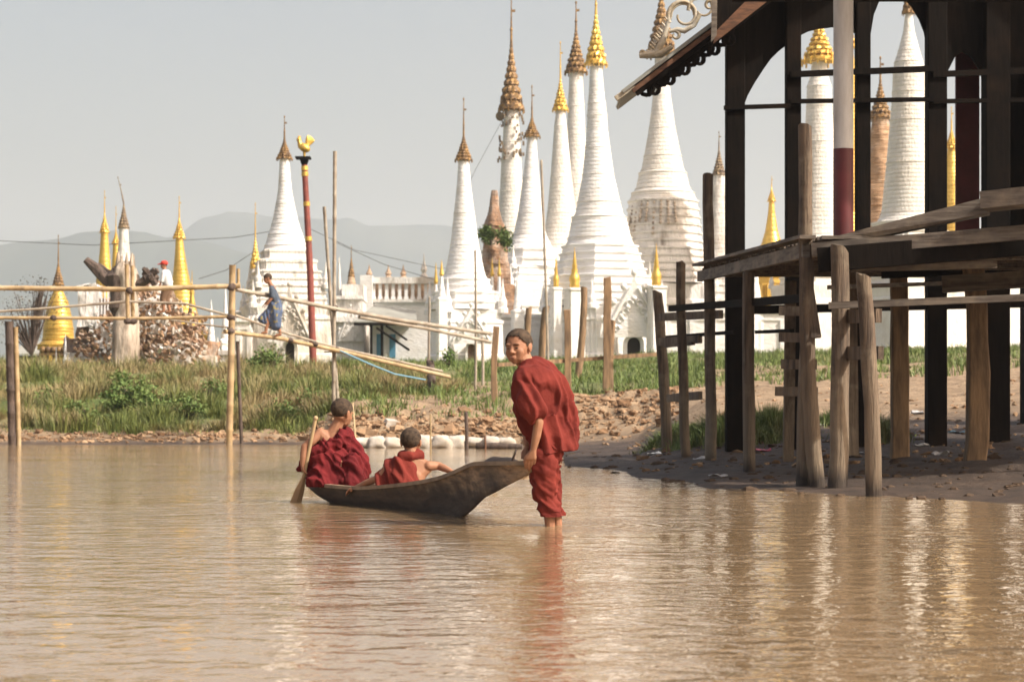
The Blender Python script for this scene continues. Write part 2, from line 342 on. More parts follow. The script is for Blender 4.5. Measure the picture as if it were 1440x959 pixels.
def make_ground():
    pxs = np.concatenate([np.linspace(-3000,-300,28,endpoint=False), np.linspace(-300,1800,420,endpoint=False), np.linspace(1800,4500,28)])
    Ds = np.concatenate([np.linspace(8,16,20,endpoint=False), np.linspace(16,34,130,endpoint=False), np.linspace(34,62,230,endpoint=False), np.linspace(62,120,70,endpoint=False), np.geomspace(120,9000,40)])
    PX, DD = np.meshgrid(pxs, Ds); H = hbase(PX.ravel(), DD.ravel()).reshape(PX.shape)
    X = (PX-CX)/F*DD
    mud, gr = soil(PX, DD, H)
    Z = H.copy()
    for i in range(PX.shape[0]):
        if Ds[i] < 130:
            for j in range(PX.shape[1]): Z[i,j] += relief(X[i,j], DD[i,j], PX[i,j], H[i,j])
    nr, nc = PX.shape; vs = np.stack([X, DD, Z], -1).reshape(-1,3)
    a = np.arange(nr*nc).reshape(nr,nc); q = np.stack([a[:-1,:-1],a[:-1,1:],a[1:,1:],a[1:,:-1]], -1).reshape(-1,4)
    me = bpy.data.meshes.new('ground'); me.from_pydata(vs.tolist(), [], q.tolist())
    me.polygons.foreach_set('use_smooth', [True]*len(q))
    ca = me.color_attributes.new('soil', 'FLOAT_COLOR', 'POINT')
    nzv = np.array([noise.noise(Vector((x*.9, y*.9, 4)))*.8+noise.noise(Vector((x*3, y*3, 4)))*.4 for x, y in vs[:, :2]])
    m2 = np.clip(mud.ravel()*1.15+nzv*.35*(mud.ravel() > 0), 0, 1); g2 = np.clip(gr.ravel()+nzv*.9*(gr.ravel() > .02)-.1, 0, 1)
    ca.data.foreach_set('color', np.stack([m2, g2, np.zeros(len(m2)), np.ones(len(m2))], -1).astype('f').ravel())
    me.materials.append(MATS['ground_soil']); o = bpy.data.objects.new('ground', me); COL.objects.link(o); tag(o, kind='structure'); return vs
GV = make_ground()
mb = MB(); mb.add([(-400,-60,0),(400,-60,0),(400,60,0),(-400,60,0)], [(0,1,2,3)]); tag(mb.build('water', 'muddy_water'), kind='structure')
def mountain(pts, D, depth, name):
    xs = [(p-CX)/F*D for p, _ in pts]; zs = [CZ+(HY-y)/F*D for _, y in pts]
    X = np.linspace(xs[0], xs[-1], 320); Z = np.interp(X, xs, zs)
    rows = [(-1,0),(-.6,.45),(-.3,.78),(-.1,.96),(0,1),(.3,.7),(1,0)]
    vs = []; n = len(X)
    for t, k in rows:
        for i in range(n):
            r = noise.fractal(Vector((X[i]*.006, t*2.2, D*.1)), .9, 2.1, 3)*.5
            vs.append((X[i]+r*20*(1-abs(k)), D+t*depth, max(-1, Z[i]*k*(1+ (r*.16 if k < 1 else 0)) + (noise.noise(Vector((X[i]*.02,0,D)))*4 if k == 1 else 0))))
    m = MB(); m.add(vs, [(r*n+i, r*n+i+1, (r+1)*n+i+1, (r+1)*n+i) for r in range(len(rows)-1) for i in range(n-1)], True)
    tag(m.build(name, 'mountain_forest'), kind='structure')
mountain([(-900,420),(-500,372),(-200,352),(0,345),(60,338),(110,328),(160,324),(205,326),(235,336),(262,334),(320,350),(420,372),(560,395),(700,430),(820,560)], 2700, 420, 'mountains')
mountain([(-100,450),(100,380),(200,345),(262,328),(290,311),(320,298),(345,299),(372,304),(420,305),(470,309),(520,318),(560,317),(600,316),(640,319),(720,326),(800,345),(900,380),(980,440),(1080,520),(1160,570)], 3500, 600, 'mountains')
# ---------------------------------------------------------------- stupas
def sq_shape(rot=0.0, red=0.16):
    """square with redented corners, unit half-width"""
    a = 1-red; b = 1-red/2
    q = [(1,-a),(1,a),(b,a),(b,b),(a,b),(a,1)]
    pts = []
    for k in range(4):
        c, s = math.cos(k*math.pi/2), math.sin(k*math.pi/2)
        pts += [(x*c-y*s, x*s+y*c) for x, y in q[1:]]
    c, s = math.cos(rot), math.sin(rot)
    return [(x*c-y*s, x*s+y*c) for x, y in pts]
def oct_shape(rot=0.0, n=8):
    return [(math.cos(rot+2*math.pi*k/n), math.sin(rot+2*math.pi*k/n)) for k in range(n)]
def unit_w(shape): return max(abs(x) for x, y in shape)
def rings(prof, step):
    """prof [(r,z)] bottom up; cut shallow grooves every step; marker r<0 none"""
    out = []
    for (r0, z0), (r1, z1) in zip(prof[:-1], prof[1:]):
        n = max(1, int(round(abs(z1-z0)/step)))
        for i in range(n):
            a, b = i/n, (i+1)/n; ra, rb = r0+(r1-r0)*a, r0+(r1-r0)*b; za, zb = z0+(z1-z0)*a, z0+(z1-z0)*b
            g = min(.012*ra, step*.12)
            out += [(ra+g*.2, za+(zb-za)*.06), (ra*.5+rb*.5+g, za+(zb-za)*.5), (rb+g*.5, za+(zb-za)*.88), (rb-g*1.1, za+(zb-za)*.95)]
    out.append(prof[-1]); return out
def crown(root, cx, D, hti, lean=0.0, curve=None):
    yr, yt, yb, hw, m = hti; k = D/F; org = Vector(root.location)
    x = (cx-CX)*k; zt, zb, zr = [CZ+(HY-y)*k for y in (yt, yb, yr)]; r = hw*k; H = zt-zb
    mb = MB(); tiers = 10; prof = []
    for i in range(tiers):
        t = i/tiers; ra = r*(1-t)**1.55*.90+r*.09; rb = r*(1-(i+1)/tiers)**1.55*.90+r*.09
        za = zb+H*(t**.85); zc = zb+H*(((i+1)/tiers)**.85)
        prof += [(ra*.86, za), (ra*1.05, za+(zc-za)*.08), (ra*1.0, za+(zc-za)*.5), (rb*.92, za+(zc-za)*.9)]
    mb.lathe(prof, (x, D, 0), 20, False, None, lambda a, z: 1+.10*math.cos(10*a+z*9))
    # hanging bells and leaf points on the lowest rings
    nb = 14
    for lv, (rr, zz) in enumerate(((1.08, 0.0), (.90, .13), (.70, .27))):
        for j in range(nb):
            a = 2*math.pi*(j+.5*lv)/nb; c = Vector((x+math.cos(a)*r*rr, D+math.sin(a)*r*rr, zb+H*zz))
            mb.box(c+Vector((0,0,-r*.10)), (r*.09, r*.09, r*.24), Matrix.Rotation(a, 3, 'Z'))
            if lv < 2: mb.box(c+Vector((0,0,r*.16)), (r*.07, r*.12, r*.22), Matrix.Rotation(a, 3, 'Z'), .2)
    o = mb.build('crown', m, root, smooth_all=False)
    f = MB(); w = r*.05+.008; f.tube([(x, D, zt-H*.06), (x+lean*.5, D, (zt+zr)/2), (x+lean, D, zr)], [r*.10+.012, w, w*.6], 6)
    zz = zt+(zr-zt)*.25; f.ball((x+lean*.25, D, zz), r*.13, 8, (1,1,1.5))
    f.box((x+lean*.7+r*.16, D, zt+(zr-zt)*.66), (r*.34, .02, r*.22)); f.ball((x+lean*.95, D, zr-(zr-zt)*.06), r*.10, 8, (1,1,1.8))
    f.build('finial', m, o)
def flame_pediment(mb, x, y, z0, wd, ht, th=.10, spikes=7):
    """relief of a gabled flame pediment with curls facing -y"""
    pts = []; n = spikes
    for i in range(n*2+1):
        t = i/(n*2); side = -1+2*t; prof = (1-abs(side))**.85
        bump = (1.16 if i % 2 else .92)
        pts.append((x+side*wd/2*(1.08 if i % 2 else 1), z0+ht*(.12+prof*.88)*bump))
    mb.prism([(x-wd*.5, z0)]+pts+[(x+wd*.5, z0)], y-th, y)
    for i in range(1, n*2, 2):
        px, pz = pts[i]; mb.ball((px, y-th*.9, pz), wd*.055, 6)
        mb.ball((x+(px-x)*.62, y-th*1.1, z0+(pz-z0)*.6), wd*.045, 6)
    for s in (-1, 1):
        q = [(x+s*wd*(.42-.36*t)+0, y-th*1.2, z0+ht*(.1+.78*t)) for t in (0,.25,.5,.75,1)]
        mb.tube(q, wd*.03, 6)
        for j in range(4):
            t = (j+.5)/4; c = Vector((x+s*wd*(.30-.26*t), y-th*1.3, z0+ht*(.08+.6*t))); rr = wd*.06
            mb.tube([c+Vector((math.cos(a)*rr*(1-a/9), 0, math.sin(a)*rr*(1-a/9))) for a in np.linspace(0, 5, 7)], wd*.018, 5)
def niche(root, px, ytop, ybot, hw, D, yfront, arch=True, void='doorway_shade', ped=None, m='whitewash'):
    """doorway porch on the front: pediment + arched opening with a panel, by default coloured dark for unlit depth"""
    k = D/F; x = (px-CX)*k; z0 = CZ+(HY-ybot)*k; z1 = CZ+(HY-ytop)*k; w = hw*k
    def arc(s, dz=0): return [(x-w*s, z0-dz)]+[(x-w*s, z1-w*s)]+[(x+math.cos(a)*w*s, z1-w+math.sin(a)*w*s*1.05) for a in np.linspace(math.pi, 0, 9)]+[(x+w*s, z1-w*s)]+[(x+w*s, z0-dz)]
    mb = MB()
    out, inn = arc(1.55, .1), arc(1.0, .1); n = len(out)
    vs = [Vector((a, yfront-.28, b)) for a, b in out]+[Vector((a, yfront-.28, b)) for a, b in inn]+[Vector((a, yfront+.3, b)) for a, b in out]+[Vector((a, yfront+.3, b)) for a, b in inn]
    fs = []
    for i in range(n-1):
        fs += [(i, i+1, n+i+1, n+i), (2*n+i, i, i+1, 2*n+i+1)[::-1], (n+i, n+i+1, 3*n+i+1, 3*n+i)]
    mb.add(vs, fs)
    p = mb.build('doorway', m, root, smooth_all=False)
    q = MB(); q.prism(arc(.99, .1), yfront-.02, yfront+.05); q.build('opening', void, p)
    if ped:
        pt, pb, phw = ped; q = MB(); flame_pediment(q, x, yfront-.30, CZ+(HY-pb)*k, 2*phw*k, (pb-pt)*k, .14); q.build('pediment', m, root)
def stupa(name, label, cx, D, prof, hti=None, tiers=(), m='whitewash', cxb=None, step=5.8, zg=None, group='whitewashed stupas on the far bank', cat='stupa', lean=0.0, pinn=0, tm=None, rotd=24, smooth=False, ruin=0.0, relief_marks=None):
    """prof: [(ypx, halfwidth px)] top down; tiers: [(ytop,ybot,hwtop,hwbot,kind)] top down; everything in photo pixels at distance D"""
    k = D/F; cxb = cx if cxb is None else cxb; x0 = (cxb-CX)*k
    zg = (ground_h(x0, D)-.15) if zg is None else zg
    root = empty(name, (x0, D, zg), label, cat, group)
    Z = lambda y: CZ+(HY-y)*k
    ybot = tiers[-1][1] if tiers else prof[-1][0]; ytop = prof[0][0]
    ln = lambda z: (cx-cxb)*k*min(1, max(0, (z-Z(ybot))/(Z(ytop)-Z(ybot))))
    mb = MB(); pr = [(hw*k, Z(y)) for y, hw in reversed(prof)]
    mb.lathe([(pr[0][0], pr[0][1]-.4)]+rings(pr, step*k), (x0, D, 0), 40, smooth, ln, (lambda a, z: 1+ruin*noise.noise(Vector((math.cos(a)*1.5, math.sin(a)*1.5, z*1.1)))) if ruin else None)
    # bolder mouldings where the slope changes
    for (ya, ha), (yb, hb) in zip(prof[1:-1], prof[2:]):
        if hb-ha > 3 or True:
            z = Z(ya); mb.lathe([(ha*k*.98, z-.10*k*10), (ha*k*1.05, z-.05*k*10), (ha*k*1.05, z+.03*k*10), (ha*k*.97, z+.08*k*10)], (x0, D, 0), 40, False, ln)
    mb.build('spire', m, root, smooth_all=False)
    tmm = tm or m; front = D
    if tiers:
        mb = MB(); pm = MB(); pn = 0
        for i, (y0, y1, h0, h1, kind) in enumerate(tiers):
            rot = R(rotd)
            shp = sq_shape(rot) if kind == 's' else (oct_shape(R(22.5+rotd*.4)) if kind == 'o' else oct_shape(0, 40))
            u = unit_w(shp); z0, z1 = Z(y0), Z(y1); last = i == len(tiers)-1
            if last: z1 = min(z1, zg)
            hh = Z(y0)-Z(y1); a, b = h0*k/u, h1*k/u
            lv = [(b*1.02, z1)]
            nn = max(1, int(round((y1-y0)/11.0))) if not last else 1
            if last:
                lv += [(b*1.05, z1+.3), (b*1.05, Z(y1)+hh*.10), (b*.985, Z(y1)+hh*.13), (b*.97, Z(y1)+hh*.70), (b*1.0, Z(y1)+hh*.73), (b*1.0, Z(y1)+hh*.78), (a*1.0, Z(y1)+hh*.80), (a*1.04, z0-hh*.05), (a*1.04, z0-hh*.015), (a*.9, z0)]
            else:
                for q in range(nn):
                    t0, t1 = q/nn, (q+1)/nn; ra, rb = b+(a-b)*t0, b+(a-b)*t1; za, zb = z1+(z0-z1)*t0, z1+(z0-z1)*t1; dz = zb-za
                    lv += [(ra*1.0, za+dz*.02), (ra*.985, za+dz*.62), (ra*1.02, za+dz*.68), (ra*1.025, za+dz*.9), (rb*.985, zb)]
                lv.append((a*.85, z0))
            mb.ngon_stack(shp, lv, (x0, D, 0), ln)
            if pinn and kind == 's' and i >= len(tiers)-2:
                rr = b*1.28
                for q in range(4):
                    an = rot+math.pi/4+q*math.pi/2; c = (x0+math.cos(an)*rr*1.02, D+math.sin(an)*rr*1.02)
                    pz = z0-.05; ph = pinn*k
                    pp = MB(); pp.lathe([(ph*.17,pz-.1),(ph*.17,pz+ph*.06),(ph*.13,pz+ph*.10),(ph*.14,pz+ph*.28),(ph*.08,pz+ph*.42),(ph*.055,pz+ph*.6),(ph*.03,pz+ph*.8),(ph*.01,pz+ph)], (c[0], c[1], 0), 10)
                    pp.build('pinnacle', tmm, root, smooth_all=False)
        mb.build('base', tmm, root, smooth_all=False)
        if relief_marks:
            rm = MB(); y0, y1, h0, n = relief_marks
            for j in range(n):
                a = -math.pi/2+(-1.15+1.35*j/(n-1)); zt = Z(y0+random.uniform(0,4)); L = (y1-y0)*k*random.uniform(.55,1)
                rr = h0*k
                for q in range(7):
                    t = q/7; rm.ball((x0+math.cos(a)*rr*(1+.16*t), D+math.sin(a)*rr*(1+.16*t), zt-L*t), .07+.02*random.random(), 5)
            rm.build('stained_reliefs', 'pale_bark', root)['kind'] = 'stuff'
        yb, yt2, hh0, hh1, kk = tiers[-1][0], tiers[-1][1], tiers[-1][2], tiers[-1][3], tiers[-1][4]
    if hti: crown(root, cx, D, hti, lean)
    return root
GS = 'gilded stupas on the left bank'
S = {}
S[7] = stupa('white_stupa', 'largest white stupa in front, gold crown, tall ringed cone behind the standing boy', 838, 86,
  [(94,8.5),(135,11),(146,12.5),(163,14),(180,14.5),(208,17.5),(246,22),(285,30),(303,34),(306,38),(335,44),(345,48)],
  (-14,14,92,15,'gold_paint'), [(345,388,50,64,'o'),(388,432,68,80,'o'),(432,508,82,84,'s')], cxb=847, pinn=38, rotd=33)
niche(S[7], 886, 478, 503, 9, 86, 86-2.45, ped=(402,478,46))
S[2] = stupa('white_stupa', 'slim white stupa left of centre with small gold crown, right of the grey-roofed house', 652, 84,
  [(227,7.5),(262,10),(300,14.5),(345,20),(385,28),(392,31)], (137,188,226,11.5,'tarnished_gold'),
  [(392,410,33,38,'r'),(410,436,44,50,'o'),(436,508,50,54,'s')], cxb=655, pinn=44, rotd=20)
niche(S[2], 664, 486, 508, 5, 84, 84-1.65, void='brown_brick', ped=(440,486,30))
S[3] = stupa('white_stupa', 'white stupa with the tallest needle and brown tiered crown hung with ornaments', 719, 106,
  [(154,9),(166,10.5),(200,12),(225,14),(270,16),(320,21),(352,30)], (-6,58,156,17,'tarnished_gold'), [(352,420,40,48,'r'),(420,515,56,60,'s')], m='cream_whitewash')
S[4] = stupa('white_stupa', 'narrow white stupa with small dull gold crown just right of the brown-crowned one', 748, 96,
  [(193,6),(215,8),(250,11.5),(300,17),(330,23),(350,33)], (120,163,193,11,'tarnished_gold'),
  [(350,376,36,42,'o'),(376,404,46,52,'s'),(404,512,60,62,'s')], cxb=741, pinn=30)
S[5] = stupa('white_stupa', 'white stupa with small bright gold crown rising left of the largest one', 788, 98,
  [(156,6),(178,9),(205,11),(250,15),(300,20),(345,28),(362,34)], (58,108,156,10.5,'gold_paint'), [(362,410,42,50,'o'),(410,512,60,62,'s')], cxb=792, pinn=26, m='cream_whitewash')
S[6] = stupa('white_stupa', 'white stupa with brown and gold crown directly behind the largest one', 810, 110,
  [(100,9),(112,9.5),(150,11.5),(190,13),(260,17),(330,24),(380,36)], (2,40,103,15,'tarnished_gold'), [(380,440,48,56,'o'),(440,520,62,62,'s')], m='cream_whitewash')
S[8] = stupa('white_stupa', 'broad white stupa with beaded dark-stained lower rings, cone meeting the carved eave', 930, 99,
  [(80,9),(112,10.5),(135,12.5),(181,18.5),(220,26),(240,30),(244,33),(266,38),(272,43),(282,47)], (-30,-14,78,20,'tarnished_gold'),
  [(282,350,48,55,'r'),(350,400,58,64,'o'),(400,512,68,70,'s')], cxb=935, pinn=30, tm='old_whitewash', relief_marks=(286,340,49,8), m='cream_whitewash')
S[1] = stupa('white_stupa', 'stained white stupa with stepped square base beside the rooster pole', 400, 79,
  [(222,6.5),(245,8),(270,10),(287,13),(315,19),(330,24),(346,29),(352,31)], (163,193,224,10.5,'tarnished_gold'),
  [(352,366,34,38,'s'),(366,382,42,46,'s'),(382,402,50,54,'s'),(402,430,56,60,'s'),(430,508,66,70,'s')], cxb=404, pinn=34, tm='old_whitewash', rotd=14)
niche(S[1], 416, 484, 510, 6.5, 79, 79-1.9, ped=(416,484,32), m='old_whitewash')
S[9] = stupa('white_stupa', 'thin pale stupa with dark tin crown seen just left of the tall pavilion column', 1011, 112, [(246,8),(262,9.5),(300,12),(350,16),(380,22)], (185,207,247,9,'dark_tin'), [(380,420,30,34,'o'),(420,515,40,40,'s')], m='old_whitewash')
S[10] = stupa('gilded_stupa', 'slender gilded spire rising above the landing deck between the pavilion columns', 1085, 100, [(282,3.5),(300,5),(325,9),(345,15),(365,22)], (248,262,283,5.5,'gold_paint'), [(365,400,28,32,'o'),(400,515,36,36,'s')], m='gold_paint', group=GS)
S[11] = stupa('white_stupa', 'white stupa with gold bell crown just left of the red and white pillar', 1152, 94,
  [(86,10),(106,12),(122,17),(150,18),(200,20.5),(260,23.5),(330,29),(345,34)], (-6,22,88,23,'gold_paint'), [(345,400,44,54,'o'),(400,512,64,66,'s')], pinn=26, m='cream_whitewash')
S[14] = stupa('gilded_stupa', 'tall gilded stupa hidden mostly by the red and white pillar', 1190, 106, [(66,8),(110,16),(160,18),(220,21),(300,28),(340,38)], (-30,10,68,14,'gold_paint'), [(340,400,46,54,'o'),(400,515,62,62,'s')], m='gold_paint', group=GS)
S[12] = stupa('brick_stupa', 'bare brown brick stupa with tarnished crown seen through the pavilion', 1238, 112, [(166,11),(190,14),(230,17),(290,24),(340,34)], (80,112,167,15,'tarnished_gold'), [(340,400,42,50,'o'),(400,515,60,60,'s')], m='pale_brick', group='unrestored brick stupas', ruin=.12)
S[13] = stupa('white_stupa', 'thick white stupa seen through the right-hand pavilion arch, spire cut by the roof', 1278, 82,
  [(20,5),(45,8),(72,15),(88,20),(100,22),(130,23),(170,26),(230,31),(300,38),(312,44)], (-60,-40,20,9,'tarnished_gold'), [(312,350,48,56,'o'),(350,400,62,70,'s'),(400,500,78,82,'s')], pinn=30, rotd=28, m='cream_whitewash')
S[15] = stupa('gilded_stupa', 'gilded stupa tucked behind the rightmost pavilion columns', 1338, 96, [(208,5),(230,9),(262,15),(300,22),(340,30)], (150,180,209,9,'gold_paint'), [(340,400,40,46,'o'),(400,512,54,54,'s')], m='gold_paint', group=GS)
S[16] = stupa('white_stupa', 'white stupa at the far right edge beyond the dark pavilion wall', 1420, 90, [(150,8),(200,13),(270,22),(330,34)], (90,110,152,10,'tarnished_gold'), [(330,400,46,60,'o'),(400,512,72,74,'s')])
q = MB()
for i in range(60):
    a = random.random()*6.28; y = random.uniform(160, 228); k = 106/F; r = (10.5+(y-160)*.05)*k+random.uniform(.06,.22); q.box((((719-CX)*k)+math.cos(a)*r, 106+math.sin(a)*r, CZ+(HY-y)*k), (.10,.10,random.uniform(.10,.22)))
o = q.build('hanging_ornaments', 'dark_tin', S[3], smooth_all=False); o['kind'] = 'stuff'
q = MB(); q.tube([P(707,163,105.5), P(703,164,105.2)], [.12,.24], 10); q.build('horn_speaker', 'dark_tin', S[3])
# left bank
S[21] = stupa('gilded_stupa', 'gilded stupa at the far left on an ornate gold base', 82, 72, [(400,4),(410,7),(425,14),(447,19),(462,21),(478,22),(484,26)], (330,366,401,7.5,'tarnished_gold'), [(484,492,28,30,'o'),(492,530,26,28,'s')], m='gold_paint', group=GS, pinn=0)
S[22] = stupa('gilded_stupa', 'gilded stupa with white stepped base behind the dead trunk, left of its smaller twin', 147, 84, [(326,5),(350,6.5),(376,9),(402,13),(430,17)], (268,298,327,6.5,'gold_paint'), [(430,436,19,21,'o'),(436,470,22,30,'o'),(470,520,34,36,'s')], m='gold_paint', tm='old_whitewash', group=GS)
S[23] = stupa('gilded_stupa', 'small gilded spire directly above the dead trunk', 163, 92, [(342,4),(380,6),(420,11),(440,18)], (290,324,343,5.5,'gold_paint'), [(440,520,22,26,'o')], m='gold_paint', group=GS)
S[24] = stupa('plastered_stupa', 'narrow pinkish plastered stupa with leaning dark tin crown above the dead trunk', 174, 78, [(320,6),(340,7),(370,10),(392,15),(420,22)], (248,284,321,7.5,'dark_tin'), [(420,450,28,32,'o'),(450,520,36,38,'s')], m='old_whitewash', lean=-.22, group='unrestored brick stupas')
S[25] = stupa('gilded_stupa', 'tallest gilded stupa on the left bank, behind the person in the red cap', 252, 80, [(334,5),(352,6.5),(380,10),(408,15),(436,20),(446,23),(462,31)], (276,304,335,8,'gold_paint'), [(462,472,33,35,'r'),(472,515,34,38,'s')], m='gold_paint', tm='gold_paint', cxb=260, group=GS)
S[26] = stupa('gilded_stupa', 'short gilded stupa in front of the tallest gilded one', 270, 72, [(412,2.5),(440,6),(455,10),(478,14),(486,17),(498,20)], (380,394,413,3.5,'gold_paint'), [(498,520,22,23,'s')], m='gold_paint', tm='old_whitewash', group=GS)
S[27] = stupa('white_stupa', 'small white stupa with bright gold spire above the walking boy', 359, 84, [(377,7),(400,11),(420,16),(438,24)], (285,330,378,8,'gold_paint'), [(438,462,28,32,'o'),(462,515,38,40,'s')], m='old_whitewash')
S[28] = stupa('brick_stupa', 'small stupa with flaking gold spire between the bamboo poles and the balustraded hall', 494, 96, [(388,4),(398,6),(412,10)], (345,358,389,4.5,'tarnished_gold'), [(412,512,14,18,'s')], m='pale_brick', tm='old_whitewash', group='unrestored brick stupas')
S[29] = stupa('brick_stupa', 'ruined brown brick stupa with green shrubs sprouting from its sides', 695, 90, [(268,4),(282,6),(300,9),(318,14),(340,17),(372,21),(400,24)], None, [(400,510,28,30,'s')], m='brown_brick', group='unrestored brick stupas', ruin=.35)
# small shrine pinnacles in white and gold
def pinnacle(px, D, yt, yb, hw, label, m='whitewash', goldtip=False, group='small white pinnacles among the stupas'):
    k = D/F; x = (px-CX)*k; Z = lambda y: CZ+(HY-y)*k; H = Z(yt)-Z(yb); r = hw*k; zg = ground_h(x, D)-.2
    root = empty('shrine_pinnacle', (x, D, zg), label, 'pinnacle', group)
    mb = MB(); mb.ngon_stack(sq_shape(R(20)), [(r*.95, min(zg, Z(yb))), (r*.95, Z(yb)+H*.25), (r*1.05, Z(yb)+H*.27), (r*1.05, Z(yb)+H*.31), (r*.7, Z(yb)+H*.33)], (x, D, 0))
    mb.lathe([(r*.72, Z(yb)+H*.32), (r*.78, Z(yb)+H*.37), (r*.6, Z(yb)+H*.47), (r*.62, Z(yb)+H*.5), (r*.38, Z(yb)+H*.62), (r*.40, Z(yb)+H*.64), (r*.2, Z(yb)+H*.85), (r*.05, Z(yt))], (x, D, 0), 14)
    mb.build('body', m, root, smooth_all=False)
    if goldtip:
        g = MB(); g.lathe([(r*.30, Z(yb)+H*.78), (r*.5, Z(yb)+H*.82), (r*.32, Z(yb)+H*.90), (r*.05, Z(yt)+H*.12)], (x, D, 0), 10); g.build('tip', 'gold_paint', root)
for a in [
 (92, 66, 470, 545, 5.5, 'right-hand of the two white pillars in front of the far left gilded stupa', 'whitewash', False),
 (79, 65, 488, 548, 4.5, 'left-hand, shorter of the two white pillars in front of the far left gilded stupa', 'whitewash', False),
 (297, 70, 422, 512, 7, 'tall white pillar right of the short gilded stupa', 'whitewash', False),
 (317, 74, 404, 512, 8, 'tall white pillar just behind the front bamboo pole', 'whitewash', False),
 (306, 72, 474, 514, 6, 'low weathered block pillar between the two tall white pillars', 'old_whitewash', False),
 (477, 92, 362, 505, 9, 'white turret standing right of the twin bamboo poles', 'old_whitewash', False),
 (621, 82, 374, 440, 7, 'gold-tipped white pinnacle on the left corner of the slim white stupa', 'whitewash', True),
 (613, 86, 380, 470, 6, 'gold-tipped pinnacle at the right end of the balustraded hall', 'whitewash', True),
 (692, 88, 372, 450, 6, 'gold-tipped pinnacle left of the narrow white stupa', 'whitewash', True),
 (702, 89, 372, 450, 6, 'gold-tipped pinnacle nearest the narrow white stupa', 'whitewash', True),
 (728, 86, 385, 460, 8, 'plain white pinnacle behind the standing boy', 'whitewash', False),
 (1062, 92, 352, 470, 12, 'white pinnacle seen beneath the landing deck', 'whitewash', False)]:
    pinnacle(*a)
def gold_finial(px, D, yt, yb, hw, label):
    k = D/F; x = (px-CX)*k; Z = lambda y: CZ+(HY-y)*k; H = Z(yt)-Z(yb); r = hw*k; zg = ground_h(x, D)
    root = empty('gold_finial', (x, D, Z(yb)), label, 'finial', 'gold finials around the largest stupa')
    mb = MB(); z = Z(yb)
    mb.lathe([(r*.75,z),(r*.95,z+H*.05),(r*.8,z+H*.1),(r*1.0,z+H*.2),(r*.85,z+H*.3),(r*.5,z+H*.38),(r*.62,z+H*.42),(r*.38,z+H*.5),(r*.48,z+H*.53),(r*.28,z+H*.64),(r*.34,z+H*.67),(r*.15,z+H*.8),(r*.04,z+H)], (x, D, 0), 16)
    mb.build('spire', 'gold_paint', root, smooth_all=True)
    q = MB(); q.ngon_stack(sq_shape(R(20)), [(r*1.5, zg-.3), (r*1.5, z-.12), (r*1.7, z-.10), (r*1.7, z-.03), (r*1.0, z)], (x, D, 0)); q.build('pedestal', 'whitewash', root, smooth_all=False)
gold_finial(808, 82.5, 348, 405, 8, 'gold finial with round bell on the left corner of the largest stupa')
gold_finial(923, 83, 342, 402, 7.5, 'gold finial on the right corner of the largest stupa')
gold_finial(782, 84.5, 356, 404, 4.5, 'thin gold finial in the shade behind the left corner of the largest stupa')

# ---------------------------------------------------------------- halls and small buildings
def building(name, label, x0, x1, yt, yb, D, depth, m='whitewash', cat='building'):
    k = D/F; a, b = (x0-CX)*k, (x1-CX)*k; Z = lambda y: CZ+(HY-y)*k; zg = ground_h((a+b)/2, D)-.3
    root = empty(name, ((a+b)/2, D, zg), label, cat); mb = MB(); mb.box(((a+b)/2, D+depth/2, (zg+Z(yt))/2), (b-a, depth, Z(yt)-zg)); return root, mb, a, b, Z, zg
root, mb, a, b, Z, zg = building('balustraded_hall', 'long white hall with a slotted parapet and small gold-tipped urns on its roofline', 512, 612, 426, 500, 108, 8)
mb.build('wall', 'whitewash', root)
q = MB(); q.box(((a+b)/2, 108.1, Z(423)), (b-a+.3, .5, .16)); q.box(((a+b)/2, 108.1, Z(394.5)), (b-a+.3, .5, .32)); q.build('cornice', 'old_whitewash', root)
for i in range(11):
    x = a+.15+(b-a-.3)*i/10; q = MB(); q.box((x, 108.12, (Z(422)+Z(397))/2), (.16, .24, Z(397)-Z(421))); q.box((x,108.12,Z(419)), (.22,.28,.12)); q.build('baluster', 'whitewash', root)
q = MB(); q.box(((a+b)/2, 109.0, (Z(422)+Z(396))/2), (b-a-.1, .15, Z(396)-Z(422))); q.build('parapet_back', 'pale_brick', root)
for x in (519, 546, 567, 596):
    X = (x-CX)*108/F; h = .55 if x != 596 else 1.0
    q = MB(); q.lathe([(.16,Z(392)-.1),(.2,Z(392)+.1*h),(.10,Z(392)+.3*h),(.17,Z(392)+.45*h),(.05,Z(392)+.9*h),(.01,Z(392)+1.3*h)], (X,108.1,0), 10); q.build('roof_urn', 'pale_brick' if x != 596 else 'old_whitewash', root)
q = MB(); q.box(((516-CX)*108/F, 107.7, (zg+Z(388))/2), (.62, .5, Z(388)-zg)); q.build('corner_pier', 'whitewash', root)
root, mb, a, b, Z, zg = building('grey_roofed_house', 'low white house with grey sheet roof and two blue doors below the balustraded hall', 522, 606, 452, 510, 88, 5)
mb.build('wall', 'whitewash', root)
q = MB(); k = 88/F; xa, xb = (500-CX)*k, (588-CX)*k
q.add([(xa,87.0,Z(453)),(xb,87.0,Z(453)),(xb-.2,90.5,Z(432)),(xa+.6,90.5,Z(425)),(xa,87.0,Z(455)),(xb,87.0,Z(455)),(xb-.2,90.5,Z(434)),(xa+.6,90.5,Z(427))], [(0,1,2,3),(7,6,5,4),(0,4,5,1),(1,5,6,2),(2,6,7,3),(3,7,4,0)])
rf = q.build('roof', 'metal_roof', root, smooth_all=False)
q = MB(); q.beam((xa, 87.02, Z(457)), (xb, 87.02, Z(457)), .08, .12); q.build('eave_board', 'dark_wood', rf)
for px, lab in ((534, None), (552, None)):
    q = MB(); X = (px-CX)*k; q.box((X, 87.97, (Z(503)+Z(470))/2), (9*k*.95, .06, Z(470)-Z(503))); q.build('door', 'blue_paint', root)
